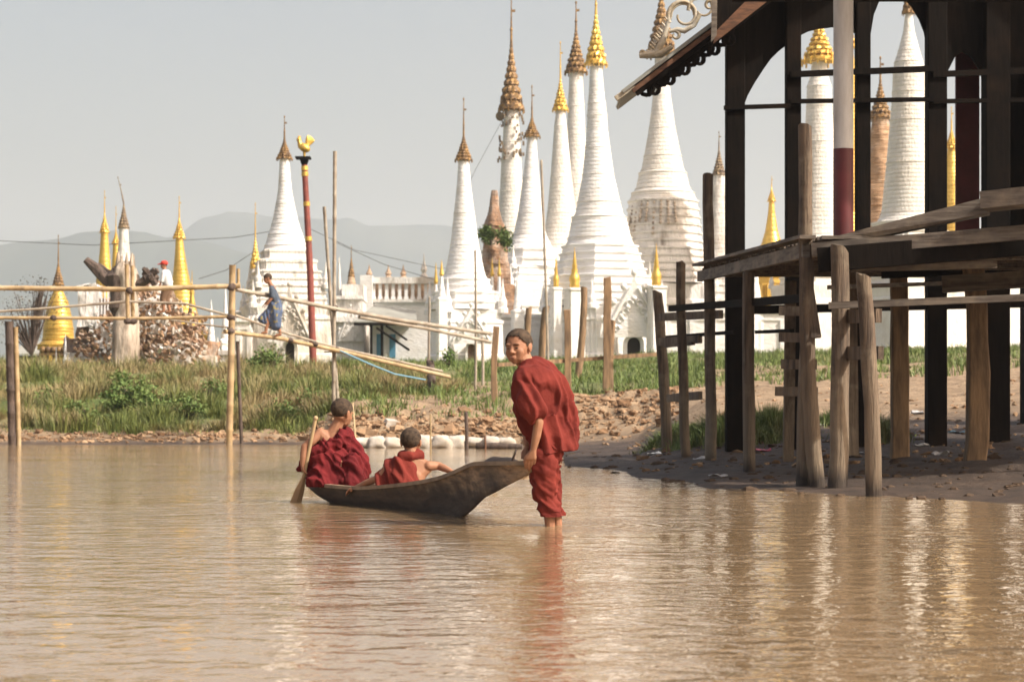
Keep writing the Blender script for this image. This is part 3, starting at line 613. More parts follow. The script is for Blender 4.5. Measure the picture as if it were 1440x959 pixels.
for px in (524, 539):
    q = MB(); X = (px-CX)*k; q.box((X, 87.1, (zg+Z(457))/2), (.11, .11, Z(457)-zg)); q.build('porch_post', 'dark_wood', root)
q = MB(); q.beam(P(530,461,87), P(575,492,85.5), .08, .07); q.beam(P(543,458,87), P(572,478,86), .08, .06); q.build('stair_rail', 'dark_wood', root)
root, mb, a, b, Z, zg = building('weathered_shrine', 'blotchy white shrine block with stepped top between rooster pole and grey-roofed house', 462, 512, 452, 508, 90, 4, 'old_whitewash')
mb.box(((a+b)/2, 92, (Z(452)+Z(420))/2), ((b-a)*.8, 3, Z(420)-Z(452)-.01)); mb.box(((a+b)/2+.2, 92, (Z(420)+Z(398))/2), ((b-a)*.6, 2.2, Z(398)-Z(420)-.01)); mb.box(((a+b)/2, 91.9, Z(453)+.1), ((b-a)*1.06, 4.2, .2)); mb.box(((a+b)/2, 91.9, Z(421)+.1), ((b-a)*.86, 3.2, .14))
mb.build('wall', 'old_whitewash', root)
q = MB(); flame_pediment(q, (493-CX)*90/F, 89.99, Z(480), 1.1, 1.3, .12, 5); q.build('pediment', 'old_whitewash', root)
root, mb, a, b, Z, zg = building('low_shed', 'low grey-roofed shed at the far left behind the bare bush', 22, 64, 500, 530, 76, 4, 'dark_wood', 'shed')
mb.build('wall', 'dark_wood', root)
q = MB(); k = 76/F; xa, xb = (12-CX)*k, (66-CX)*k
q.add([(xa,75.5,Z(498)),(xb,75.5,Z(498)),(xb-.2,78.6,Z(476)),(xa+.2,78.6,Z(476)),(xa,75.5,Z(500)),(xb,75.5,Z(500)),(xb-.2,78.6,Z(478)),(xa+.2,78.6,Z(478))], [(0,1,2,3),(7,6,5,4),(0,4,5,1),(1,5,6,2),(2,6,7,3),(3,7,4,0)]); q.build('roof', 'metal_roof', root, smooth_all=False)
# ornate plinth of the far-left gilded stupa
q = MB(); k = 70/F
for i in range(7): q.box(((60+i*7.5-CX)*k, 70, CZ+(HY-520)*k), (.06, .06, 1.0)); q.ball(((60+i*7.5-CX)*k, 70, CZ+(HY-492)*k), .12, 7)
q.box(((82-CX)*k, 70, CZ+(HY-498)*k), (1.25, .12, .1)); q.box(((82-CX)*k, 70, CZ+(HY-540)*k), (1.25,.12,.1))
tag(q.build('gilded_railing', 'tarnished_gold', origin=((82-CX)*k,70,ground_h(-15,70))), 'gilded openwork railing around the base of the far left stupa', 'railing')
# white block walls filling the foot of the stupa group
def wall(label, x0, x1, yt, D, m='whitewash', th=.5, merlon=False):
    k = D/F; a, b = (x0-CX)*k, (x1-CX)*k; Z = lambda y: CZ+(HY-y)*k; zg = ground_h((a+b)/2, D)-.4
    mb = MB(); mb.box(((a+b)/2, D, (zg+Z(yt))/2), (b-a, th, Z(yt)-zg)); mb.box(((a+b)/2, D, Z(yt)+.04), (b-a+.2, th+.2, .14)); mb.box(((a+b)/2, D, Z(yt+10)), (b-a+.1, th+.1, .08))
    n = max(2, int((b-a)/.9))
    for i in range(n+1): mb.box((a+(b-a)*i/n, D-.03, (zg+Z(yt+12))/2), (.16, th+.12, Z(yt+12)-zg))
    tag(mb.build('plastered_wall', m, origin=((a+b)/2, D, zg), smooth_all=False), label, 'wall')
wall('panelled white wall joining the slim stupa to the largest stupa', 690, 780, 446, 88)
wall('low white wall left of the stained stupa under the walking boy', 322, 352, 452, 77, 'old_whitewash')
wall('long white wall behind the landing deck posts', 940, 1130, 440, 92)
wall('white terrace wall seen under the pavilion on the right', 1130, 1400, 392, 97, 'whitewash', 1.0)
wall('low white terrace wall running right of the short gilded stupa', 262, 330, 498, 68.5, 'old_whitewash')
# ---------------------------------------------------------------- ruins, dead tree, vegetation
def ruin_mound():
    mb = MB(); cx, D = (188-CX)*67/F, 67; zg = ground_h(cx, D)
    mb2 = MB()
    def rough_block(px, py, w, h, d, D, m, r=.18):
        c = P(px, py, D); b = bmesh.new(); bmesh.ops.create_cube(b, size=1); bmesh.ops.subdivide_edges(b, edges=b.edges, cuts=6, use_grid_fill=True)
        vs = []
        for v in b.verts:
            p = Vector((v.co.x*w, v.co.y*d, v.co.z*h)); n = noise.fractal((p+c)*1.3, .8, 2.1, 4)
            vs.append(c+p*(1+r*.6*n)+Vector((noise.noise((p+c)*3.1), noise.noise((p+c)*2.9+Vector((5,0,0))), noise.noise((p+c)*3.3+Vector((0,7,0)))))*r*.8)
        m.add(vs, [tuple(v.index for v in f.verts) for f in b.faces]); b.free()
    for px, py, w, h in ((216,425,1.0,1.1),(215,470,1.6,1.5),(200,440,1.1,.9),(228,452,.9,.9),(240,490,1.7,1.3),(280,500,1.0,.9),(140,480,1.3,1.3),(122,500,1.1,1.0),(150,450,.7,1.2),(262,478,.7,.8),(190,500,2.6,1.1)):
        rough_block(px, py, w, h, 1.4, 67.5+random.uniform(-.8,.8), mb, .22)
    for px, py, w, h in ((238,505,1.0,.9),(130,512,1.5,.7),(205,432,.8,.5),(127,430,.6,1.3),(160,515,.8,.9),(275,512,1.3,.5),(222,418,.5,.8),(214,455,.9,.7),(262,500,.7,.8),(148,470,.5,.9),(110,515,.5,.5)):
        rough_block(px, py, w, h, .8, 66.4+random.uniform(-.3,.2), mb2, .1)
    root = empty('ruined_shrine', (cx, D, zg), 'collapsed brick and plaster shrine mound around the dead trunk', 'ruin')
    mb.build('brick_core', 'brown_brick', root, smooth_all=False); mb2.build('plaster_face', 'old_whitewash', root, smooth_all=False)
    # cascade of loose bricks and broken plaster
    for nm, m, cnt in (('loose_bricks','brown_brick',500), ('broken_plaster','old_whitewash',170), ('pale_bricks','pale_brick',620)):
        lb = MB()
        for i in range(cnt):
            px = random.uniform(105, 290); py = random.uniform(408, 530); D2 = 66.0+random.uniform(-1.2, .6)
            if py < 394+abs(px-212)*.72: continue
            k_ = 1.7 if m == 'old_whitewash' and random.random() < .25 else 1
            lb.box(P(px, py, D2), (random.uniform(.05,.16)*k_, .10, random.uniform(.03,.07)*k_), Euler((random.random()*1.2, random.random()*1.6, random.random()*3)).to_matrix())
        lb.build(nm, m, root, smooth_all=False)['kind'] = 'stuff'
    wt = MB()
    for i in range(6): wt.box(P(134+i*4.5, 428-abs(2.5-i)*3, 66.2), (.06,.1,1.0), None, .5)
    wt.build('plaster_spikes', 'whitewash', root, smooth_all=False)
ruin_mound()
D = 63.5; k = D/F
root = empty('dead_tree', P(178,525,D), 'thick pale dead trunk with broken stubs standing in the ruins', 'tree')
mb = MB()
def trunk_r(a, z): return 1+.30*noise.noise(Vector((math.cos(a)*1.5, math.sin(a)*1.5, z*1.1)))+.13*noise.noise(Vector((math.cos(a)*4.5, math.sin(a)*4.5, z*1.3)))
zz = lambda y: CZ+(HY-y)*k
lean = lambda z: (174-178)*k*0
mb.lathe([(.66,zz(540)),(.46,zz(522)),(.36,zz(508)),(.38,zz(495)),(.42,zz(478)),(.40,zz(462)),(.33,zz(446)),(.31,zz(425)),(.34,zz(405)),(.40,zz(390)),(.34,zz(378)),(.2,zz(368))], ((176-CX)*k, D, 0), 34, True, None, trunk_r)
for i in range(9): a = i*.7; mb.tube([P(176+math.cos(a)*11,385,D-.2*math.sin(a)), P(176+math.cos(a)*12+random.gauss(0,2),368-random.random()*14,D-.25*math.sin(a))], [.10,.02], 5, jit=.2, smooth=False)
tr = mb.build('trunk', 'pale_bark', root)
br = MB(); br.tube([P(165,398,D), P(150,392,D), P(135,378,D), P(120,366,D)], [.26,.20,.14,.10], 8, jit=.25, smooth=False)
br.tube([P(165,392,D), P(152,385,D+.2), P(138,372,D+.3)], [.24,.16,.08], 8, jit=.25, smooth=False); br.build('broken_branch', 'dark_bark', root)
br = MB(); br.tube([P(166,376,D), P(163,390,D-.1), P(164,410,D-.1), P(162,432,D-.08), P(166,452,D)], [.10,.26,.24,.20,.06], 9, jit=.3, smooth=False)
for i in range(26): px, py = random.uniform(152,172), random.uniform(374,440); br.tube([P(165,py+6,D-.1), P(px,py,D-.2)], [.07,.02], 5, jit=.2, smooth=False)
br.build('charred_hollow', 'dark_bark', root)
br = MB(); br.tube([P(186,402,D), P(198,398,D), P(210,390,D)], [.17,.15,.16], 8, jit=.25, smooth=False)
for i in range(34):
    c = Vector((random.gauss(0,1), random.gauss(0,1), random.gauss(0,1))).normalized(); a0 = P(211,388,D); br.tube([a0+c*.04, a0+c*random.uniform(.14,.34)], [.12,.07], 5, jit=.3, smooth=False)
br.build('knotted_stub', 'dark_bark', root)
rt = MB()
for px, py in ((150,530),(205,528),(228,545),(165,548),(190,552),(215,552)): rt.tube([P(178,512,D), P((178+px)/2, (505+py)/2, D-.4), P(px, py, D-1.2)], [.16,.11,.05], 7, jit=.1)
rt.build('root', 'pale_bark', root)

# leafy plants: many small leaf faces on thin stems
def leaf_cloud(mb, c, rad, n, size, flat=.8):
    c = Vector(c)
    for i in range(n):
        v = Vector((random.gauss(0,.45), random.gauss(0,.45), random.gauss(0,.42)));
        if v.length > 1.1: continue
        cl = noise.noise((c+v*rad[0])*2.3/ max(rad[0], .3))
        if cl < -.22: continue
        p = c+Vector((v.x*rad[0], v.y*rad[1], v.z*rad[2])); s = size*random.uniform(.6,1.3)
        q = Euler((random.uniform(-1,1), random.uniform(-1,1), random.random()*6.3)).to_matrix()
        mb.add([p+q@Vector(t)*s for t in ((-.5,0,0),(0,-.28,.05),(.6,0,0),(0,.28,.05))], [(0,1,2,3)])
def bush(name, label, base, blobs, n, size, cat='bush', group=None, m='leaf', stems=6, sm='dark_bark'):
    root = empty(name, base, label, cat, group); st = MB()
    for i in range(stems):
        b = random.choice(blobs); e = Vector(b[0])+Vector((random.gauss(0,b[1][0]*.3), random.gauss(0,.1), random.gauss(0,b[1][2]*.3)))
        st.tube([base, Vector(base).lerp(e, .5)+Vector((random.gauss(0,.06), 0, 0)), e], [.03,.02,.008], 5)
    st.build('stem', sm, root)
    mb = MB(); tot = sum(b[1][0]*b[1][2] for b in blobs)
    for c, rad in blobs: leaf_cloud(mb, c, rad, int(n*rad[0]*rad[2]/tot), size)
    mb.build('foliage', m, root, smooth_all=False)
bush('leafy_shrub', 'dark green shrub growing at the foot of the dead trunk', P(190,585,49.5), [(P(192,556,49.5),(.6,.5,.42)), (P(165,562,49.5),(.5,.5,.34)), (P(170,536,50.5),(.3,.3,.32)), (P(214,566,49),(.45,.5,.3))], 4200, .085)
bush('leafy_shrub', 'light green weed tuft on the crest below the walking boy', P(378,530,58), [(P(378,504,58),(.45,.4,.45)), (P(363,512,58),(.35,.3,.3))], 1500, .085)
bush('leafy_shrub', 'small green weed on the crest in front of the slim white stupa', P(632,514,66), [(P(630,503,66),(.3,.3,.35))], 420, .10)
bush('leafy_shrub', 'green shrub sprouting from the left side of the ruined brick stupa', P(690,345,89), [(P(686,330,88.8),(.45,.4,.45)), (P(680,328,88.8),(.3,.3,.3))], 700, .16)
bush('leafy_shrub', 'green shrub hanging from the right side of the ruined brick stupa', P(704,345,89), [(P(708,332,88.8),(.4,.4,.45)), (P(713,342,88.8),(.3,.3,.35))], 700, .16)
bush('bare_bush', 'grey leafless bush at the far left edge behind the bridge', P(45,500,70), [(P(48,430,70),(1.1,.8,1.0)), (P(25,450,70),(.9,.8,.9)), (P(58,410,70),(.5,.5,.6))], 1500, .07, m='dry_leaf', stems=90)

def blades(name, pos, hgt, wid, mname, leanamt=.35, parent=None):
    n = len(pos); pos = np.asarray(pos, float); hgt = np.asarray(hgt)[:, None]; wid = np.asarray(wid)[:, None]
    a = rng.random(n)*2*np.pi; side = np.stack([np.cos(a), np.sin(a), np.zeros(n)], -1)
    b = rng.random(n)*2*np.pi; ln = np.stack([np.cos(b), np.sin(b), np.zeros(n)], -1)*rng.random((n,1))*leanamt*hgt*1.5
    up = np.array([0,0,1.0])
    p0 = pos-side*wid/2; p1 = pos+side*wid/2; mid = pos+up*hgt*.55+ln*.35; p2 = mid-side*wid*.4; p3 = mid+side*wid*.4; p4 = pos+up*hgt*(1-.25*(np.linalg.norm(ln,axis=1,keepdims=True)/hgt))+ln
    V = np.stack([p0,p1,p3,p2,p4], 1).reshape(-1,3)
    me = bpy.data.meshes.new(name); o5 = np.arange(n)*5
    loops = np.stack([o5,o5+1,o5+2,o5+3,o5+3,o5+2,o5+4], -1).ravel()
    me.vertices.add(len(V)); me.vertices.foreach_set('co', V.ravel())
    me.loops.add(len(loops)); me.loops.foreach_set('vertex_index', loops)
    me.polygons.add(2*n); st = np.stack([np.arange(n)*7, np.arange(n)*7+4], -1).ravel(); me.polygons.foreach_set('loop_start', st)
    me.update(calc_edges=True); me.validate(); me.materials.append(MATS[mname])
    o = bpy.data.objects.new(name, me); COL.objects.link(o); return o
def grass_mat(name, greens, straws, patch):
    m = bpy.data.materials.new(name); m.use_nodes = True; N = m.node_tree.nodes; L = m.node_tree.links; b = N['Principled BSDF']
    g = N.new('ShaderNodeNewGeometry'); r = N.new('ShaderNodeValToRGB'); L.new(g.outputs['Random Per Island'], r.inputs[0])
    r.color_ramp.elements[0].color = (*greens[0],1); r.color_ramp.elements[1].color = (*greens[1],1)
    r2 = N.new('ShaderNodeValToRGB'); L.new(g.outputs['Random Per Island'], r2.inputs[0]); r2.color_ramp.elements[0].color = (*straws[0],1); r2.color_ramp.elements[1].color = (*straws[1],1)
    tc = N.new('ShaderNodeTexCoord'); n = N.new('ShaderNodeTexNoise'); n.inputs['Scale'].default_value = .55; n.inputs['Detail'].default_value = 5; L.new(tc.outputs['Object'], n.inputs['Vector'])
    mr = N.new('ShaderNodeMapRange'); mr.inputs[1].default_value = patch; mr.inputs[2].default_value = patch+.16; L.new(n.outputs[0], mr.inputs[0])
    mx = N.new('ShaderNodeMix'); mx.data_type = 'RGBA'; L.new(mr.outputs[0], mx.inputs[0]); L.new(r.outputs[0], mx.inputs[6]); L.new(r2.outputs[0], mx.inputs[7]); L.new(mx.outputs[2], b.inputs['Base Color'])
    b.inputs['Roughness'].default_value = .6; b.inputs['Subsurface Weight'].default_value = 0
    MATS[name] = m
grass_mat('bank_grass', ((.055,.090,.015),(.21,.24,.055)), ((.16,.12,.05),(.42,.33,.16)), .41)
grass_mat('meadow_grass', ((.055,.10,.015),(.17,.22,.05)), ((.12,.13,.04),(.30,.25,.11)), .55)
def scatter(n, pxr, Dr, keep):
    px = rng.uniform(*pxr, n*2); D = rng.uniform(*Dr, n*2)
    H = hbase(px, D); x = (px-CX)/F*D; ok = np.array([keep(a, b, c, d) for a, b, c, d in zip(px, D, x, H)]); i = np.where(ok)[0][:n]
    z = np.array([H[j]+relief(x[j], D[j], px[j], H[j])-.03 for j in i])
    return np.stack([x[i], D[i], z], -1), px[i], D[i]
def nz(x, y, s, o=0): return noise.noise(Vector((x*s, y*s, o)))
# tall tussocks on the left bank: blades spring outward from many separate crowns
P0 = []; H0 = []; W0 = []; LX = []
cnt = 0
while cnt < 1500:
    px = random.uniform(-500, 650); D = random.uniform(46.1, 64); x = (px-CX)/F*D
    if D < 46.6+nz(x, 0, .8, 2)*.7+max(0, px-430)*.018: continue
    if nz(x, D, .45, 3) < -.30+max(0, px-560)*.006: continue
    cnt += 1; hgt = (.42+.42*nz(x, D, .35, 9)+random.uniform(-.14,.20))*min(1, max(.3, 1.2-(px-480)/260)); hgt = max(.12, hgt); rad = random.uniform(.10, .34); z0 = ground_h(x, D)
    for j in range(int(34+60*rad/.3)):
        a = random.random()*6.283; r = rad*random.random()**.6; P0.append((x+math.cos(a)*r, D+math.sin(a)*r, z0-.05+relief(x, D, px, z0)*.8)); H0.append(hgt*random.uniform(.5,1.2)*(1-.35*r/rad)); W0.append(random.uniform(.012,.028)); LX.append((math.cos(a), math.sin(a), r/rad))
def radial(name, P0, H0, W0, LX, mname):
    n = len(P0); pos = np.array(P0); h = np.array(H0)[:,None]; wd = np.array(W0)[:,None]; LX = np.array(LX)
    a = rng.random(n)*2*np.pi; side = np.stack([np.cos(a), np.sin(a), np.zeros(n)], -1)
    ln = np.stack([LX[:,0], LX[:,1], np.zeros(n)], -1)*LX[:,2:3]*h*.65+rng.normal(0, .10, (n,3))*h; ln[:,2] = 0; up = np.array([0,0,1.0])
    mid = pos+up*h*.6+ln*.35; tip = pos+up*h*(1-.2*LX[:,2:3])+ln
    V = np.stack([pos-side*wd/2, pos+side*wd/2, mid-side*wd*.4, mid+side*wd*.4, tip], 1).reshape(-1,3)
    me = bpy.data.meshes.new(name); o5 = np.arange(n)*5; loops = np.stack([o5,o5+1,o5+3,o5+2,o5+2,o5+3,o5+4], -1).ravel()
    me.vertices.add(len(V)); me.vertices.foreach_set('co', V.ravel()); me.loops.add(len(loops)); me.loops.foreach_set('vertex_index', loops)
    me.polygons.add(2*n); me.polygons.foreach_set('loop_start', np.stack([np.arange(n)*7, np.arange(n)*7+4], -1).ravel()); me.update(calc_edges=True); me.validate(); me.materials.append(MATS[mname])
    o = bpy.data.objects.new(name, me); COL.objects.link(o); return o
tag(radial('tall_grass', P0, H0, W0, LX, 'bank_grass'), 'tall green and straw coloured grass covering the left bank', 'grass', kind='stuff')
pos, px, DD = scatter(30000, (-500, 660), (45.9, 62), lambda p, D, x, h: D > 46.2+max(0, (p-430))*.015+nz(x, 0, .8, 2)*.9 and nz(x, D, 1.1) > -.3+max(0,(p-540))*.004)
hh = np.array([max(.05, .13+.12*nz(x, D, .9, 9)) for x, D, _ in pos])
tag(blades('low_grass', pos, hh*rng.uniform(.6,1.25,len(pos)), rng.uniform(.012,.024,len(pos)), 'bank_grass', .8), 'low green undergrowth between the tall grass tufts', 'grass', kind='stuff')
for i, (px, py, D, s_, lab) in enumerate(((70,560,50,.5,'broad green weed at the far left of the grassy bank'),(110,575,48.5,.4,'green weed left of the dark shrub on the bank'),(262,568,48.5,.45,'green weed left of the front bamboo pole'),(300,545,52,.45,'dark weed higher on the bank by the front bamboo pole'),(395,575,48,.45,'green weed below the walking boy'),(440,560,50,.5,'weed left of the twin bamboo poles'),(512,566,48.5,.42,'green weed right of the rower\'s head'),(560,560,50,.35,'small weed under the lower end of the bridge'))):
    bush('bank_weed', lab, P(px, py+18, D), [(P(px, py, D),(s_*.8,s_*.6,s_*.6)), (P(px+16, py+7, D-.2),(s_*.6,s_*.5,s_*.45))], int(2200*s_), .065, 'weed', 'leafy weeds on the left bank')
# short meadow grass on the slope
pos, px, DD = scatter(80000, (480, 1700), (43.6, 84), lambda p, D, x, h: (D > (46.2 if p > 770 else 43.9)+nz(x, 3, .7)*.8 if p < 1000 else (D > 54 or (D > 44 and nz(x, D, .9, 12) > .04))) and nz(x, D, .8, 5) > -.25 and (p > 770 or D > 53+nz(x,D,.5)*2 or (D > 43.9 and nz(x, D, 1.3, 8) > -.08)))
hh = np.array([.17+.22*nz(x, D, .9, 3)+.18*nz(x,D,2.6,6) for x, D, _ in pos]); hh = np.clip(hh, .06, .5)
tag(blades('meadow_grass', pos, hh*rng.uniform(.6,1.4,len(pos)), rng.uniform(.016,.032,len(pos)), 'meadow_grass', .6), 'short bright green grass on the slope below the white stupas', 'grass', kind='stuff')
# green clumps by the landing posts
def clump(label, px, D, w, d, h, n):
    c = P(px, 600, D); pos = []
    for i in range(n):
        x = c.x+random.gauss(0, w*.42); y = D+random.gauss(0, d*.4); pos.append((x, y, ground_h(x, y)-.03))
    hh = np.array([h*(1-.55*abs((p[0]-c.x)/w))*random.uniform(.5,1.1) for p in pos]); hh = np.clip(hh, .05, 2)
    o = blades('grass_clump', pos, hh, rng.uniform(.008,.018,len(pos)), 'meadow_grass', .7); me = o.data
    me.transform(Matrix.Translation((-c.x, -D, -ground_h(c.x, D)))); o.location = (c.x, D, ground_h(c.x, D))
    tag(o, label, 'grass clump', 'grass clumps around the landing posts')
clump('large green grass clump between the second and fourth landing posts', 1020, 27.5, .65, .8, .48, 3200)
clump('green grass clump behind the fifth landing post', 1085, 28.5, .55, .8, .50, 2600)
clump('low green clump at the foot of the leftmost landing posts', 950, 29.5, .5, .6, .36, 1800)
clump('dark green clump between the leaning posts in the pavilion shade', 1225, 27, .45, .8, .46, 1800)
clump('small weed clump under the right side of the pavilion', 1180, 30, .4, .6, .35, 900)

# dirt clods and stones along the shore
mb = MB()
for i in range(3600):
    if i < 2500: px = random.uniform(480, 960); D = random.gauss(42.6, 1.3) if px < 740 else random.gauss(41.8, 1.7)
    elif i < 3000: px = random.uniform(-60, 480); D = random.gauss(45.7, .5)
    else: px = random.uniform(880, 1440); D = random.uniform(22, 46)
    x = (px-CX)/F*D; h = ground_h(x, D)
    if h < .03: continue
    s = abs(random.gauss(0, .028))+.014
    if random.random() < .04: s *= 2.2
    if i >= 3000: s *= .7
    mb.ball((x, D, h+relief(x, D, px, h)+s*.1), s, 7, (random.uniform(.9,1.7), 1, random.uniform(.5,.9)), 1.1, Matrix.Rotation(random.random()*3, 3, 'Z'))
tag(mb.build('earth_clods', 'clod', smooth_all=False), 'loose clods of earth and stones along the shore', 'rubble', kind='stuff')
mb = MB()
for i in range(650):
    px = random.uniform(740, 1500); D = random.uniform(15, 32); x = (px-CX)/F*D; h = ground_h(x, D)
    if h < -.04 or h > .6: continue
    s = abs(random.gauss(0, .018))+.008; mb.ball((x, D, max(h, 0)+relief(x, D, px, h)*.6), s, 6, (1.6, 1.2, .7), .6)
MATS['mud_lump'] = mat('mud_lump', (.06,.042,.030), .9, var=(.11,.075,.05), scale=8, spec=.15)
tag(mb.build('mud_lumps', 'mud_lump', smooth_all=False), 'dark wet lumps of mud on the landing shore', 'mud', kind='stuff')

# sandbags
bags = [(512,.50),(531,.42),(552,.46),(573,.44),(596,.46),(619,.50),(643,.46),(668,.48),(690,.44),(712,.44)]
where = ['at the left end of the row', 'second from the left end, beside the rower', 'third, left of the seated boy', 'fourth, touching the seated boy\'s head in view', 'fifth, just right of the seated boy\'s head', 'sixth, humped taller than its neighbours', 'seventh, left of the thin dark stake', 'eighth, right of the thin dark stake', 'ninth, above the sunken log', 'at the right end, next to the standing boy']
for i, (px, w) in enumerate(bags):
    D = 40.6+random.uniform(-.1,.1); c = P(px, 582, D); mb = MB(); b = bmesh.new(); bmesh.ops.create_uvsphere(b, u_segments=18, v_segments=12, radius=1)
    rz = random.uniform(-.25,.25); hz = .12+random.uniform(-.02,.045)+(.03 if i == 5 else 0); vs = []
    for v in b.verts:
        p = v.co.copy(); p = Vector((math.copysign(abs(p.x)**.6, p.x), math.copysign(abs(p.y)**.7, p.y), math.copysign(abs(p.z)**.75, p.z)))
        p = Vector((p.x*w*.43, p.y*.22, p.z*hz)); n = noise.fractal(p*5+Vector((i*3,0,0)), .7, 2, 4); p *= 1+.30*n; p.z -= .06*max(0, abs(p.x)/(w*.43)-.5); p.rotate(Euler((0, random.uniform(-.02,.02), rz))); vs.append((c.x+p.x, D+p.y, .085+p.z))
    mb.add(vs, [tuple(v.index for v in f.verts) for f in b.faces], True); b.free()
    tag(mb.build('sandbag', 'sandbag', origin=(c.x, D, 0)), 'white sandbag on the shoreline, '+where[i], 'sandbag', 'white sandbags along the waterline')
o = MB(); o.tube([P(670,627,39.4), P(700,628,39.3), P(735,629,39.2)], [.07,.075,.06], 9, jit=.08); tag(o.build('sunken_log', 'dark_bark', origin=P(670,630,39.4)), 'dark log lying in front of the right-hand sandbags', 'log')
o = MB(); c = P(552,596,43.2); o.box(c, (.35,.3,.16), Euler((.2,.1,.3)).to_matrix(), .8); tag(o.build('white_rock', 'sandbag', origin=c), 'single white sack higher on the dirt above the seated boys', 'sack')

# litter under the pavilion
lit = [(1010,672,'litter_white','crumpled white wrapper near the fourth post'),(985,648,'litter_white','scrap of white plastic behind the third post'),(1073,635,'litter_pink','pink plastic scrap behind the fourth post'),(1290,582,'litter_white','white plastic bag under the pavilion, highest on the bank'),(1296,628,'litter_white','torn white bag right of the square brown post'),(1205,640,'litter_white','pale scrap between the leaning posts'),(1238,600,'litter_blue','blue-grey plastic by the weed clump'),(1322,640,'litter_white','white scrap left of the thick shaded post'),(1345,610,'litter_blue','bluish rag beside the thick shaded post'),(1150,600,'litter_white','small white scrap behind the leaning post'),(920,640,'litter_white','white fleck left of the leftmost landing post')]
for px, py, m, lab in lit:
    # find distance where the ray meets the ground
    D = 17.0
    while D < 45 and CZ+(HY-py)/F*D > ground_h((px-CX)/F*D, D): D += .2
    c = P(px, py, D); mb = MB(); b = bmesh.new(); bmesh.ops.create_grid(b, x_segments=5, y_segments=5, size=.07); vs = []
    for v in b.verts: p = v.co; vs.append(c+Vector((p.x*1.3, p.y, .025+noise.noise(Vector((p.x*14+px, p.y*14, 0)))*.05)))
    fs = [tuple(v.index for v in f.verts) for f in b.faces]; b.free(); nv = len(vs)
    mb.add(vs+[v-Vector((0,0,.004)) for v in vs], fs+[tuple(i+nv for i in f[::-1]) for f in fs])
    tag(mb.build('litter', m, origin=c, smooth_all=False), lab, 'litter', 'litter on the mud under the pavilion')
# ---------------------------------------------------------------- bamboo footbridge
BD = 44.3
root = empty('bamboo_footbridge', P(323,625,BD), 'rickety bamboo pole footbridge crossing from the left edge down to the bank', 'bridge')
def part(name, m, fn, parent=root, **kw):
    mb = MB(); fn(mb); return mb.build(name, m, parent, **kw)
def bam(mb, pts, r, n=8):
    pts = [Vector(p) for p in pts]; out = []; rad = []
    for a, b in zip(pts[:-1], pts[1:]):
        L = (b-a).length; k = max(1, int(L/.45))
        for i in range(k):
            t = i/k
            for dt, rr in ((0, 1.14), (.04, 1.0), (.9, .98)): out.append(a.lerp(b, t+dt/k)); rad.append(r*rr*random.uniform(.96,1.04))
    out.append(pts[-1]); rad.append(r)
    mb.tube(out, rad, n)
def ext(px, py, D, z): p = P(px, py, D); return Vector((p.x, p.y, z))
for pts, r, m in (
  ([P(327,373,BD), P(325,500,BD), P(322,640,BD)], .070, 'bamboo'),
  ([P(335,378,BD+.3), P(335,410,BD+.3)], .035, 'bamboo'),
  ([P(334,480,BD+.4), P(340,632,BD+.4)], .038, 'dark_bark'),
  ([P(471,213,47), P(470,400,47), P(469,590,47)], .042, 'grey_bamboo'),
  ([P(456,291,47.2), P(466,440,47.2), P(477,590,47.2)], .038, 'grey_bamboo'),
  ([P(13,452,BD), P(18,645,BD)], .09, 'dark_bark'), ([P(22,460,BD), P(27,640,BD)], .05, 'bamboo'),
  ([P(178,372,BD), P(180,455,BD)], .045, 'bamboo'), ([P(186,374,BD+.1), P(187,452,BD+.1)], .040, 'bamboo')):
    part('pole', m, lambda mb: bam(mb, pts, r))
for pts, r, m in (
  ([P(-260,404,BD), P(0,405,BD), P(180,407,BD), P(338,402,BD)], .052, 'bamboo'),
  ([P(326,406,BD), P(400,420,45.5), P(470,434,46.8), P(560,450,48.5), P(688,469,51)], .045, 'grey_bamboo'),
  ([P(505,446,47.5), P(600,462,49.3), P(690,481,51)], .040, 'grey_bamboo'),
  ([P(-260,447,BD), P(60,447,BD), P(200,448,BD), P(330,445,BD)], .034, 'bamboo'),
  ([P(-200,452,BD), P(0,438,BD), P(60,434,BD), P(180,424,BD), P(260,427,BD), P(330,446,BD)], .026, 'grey_bamboo'),
  ([P(330,443,BD), P(400,468,45.5), P(470,488,46.8), P(560,508,48.5), P(622,522,50)], .026, 'grey_bamboo'),
  ([P(240,450,BD), P(330,462,BD)], .02, 'grey_bamboo')):
    part('rail', m, lambda mb: bam(mb, pts, r))
for off in (0, .10, -.10):
    part('walkway_pole', 'brown_post' if off == 0 else 'bamboo', lambda mb: bam(mb, [P(316,466,BD+off), P(395,476,45.5+off), P(470,492,46.8+off), P(560,513,48.5+off), P(632,530,50.2+off)], .045))
for x, y, D, r in ((326,404,BD,.085),(325,447,BD,.08),(324,466,BD,.08),(470,434,46.9,.08),(470,491,46.9,.09),(408,479,45.6,.06),(443,484,46.2,.06),(182,408,BD,.07),(180,452,BD,.07),(188,452,BD,.07),(75,447,BD,.06)): part('lashing', 'dark_bark', lambda mb: mb.ball(P(x, y, D-.02), r, 8, (1.2,1.2,1), .4))
part('cross_stick', 'bamboo', lambda mb: [mb.beam(P(a,b,46.8), P(c,d,46.8), .03, .03) for a,b,c,d in ((456,495,484,494),(312,468,334,470))])
def rope(name, label, pts, r, m, cat):
    mb = MB(); mb.tube(pts, r, 6); tag(mb.build(name, m, origin=pts[0]), label, cat)
rope('blue_hose', 'pale blue hose sagging from the footbridge to the bank', [P(478,493,46.5), P(500,503,46.7), P(520,512,47), P(555,526,47.6), P(598,534,48.6)], .017, 'blue_hose', 'hose')
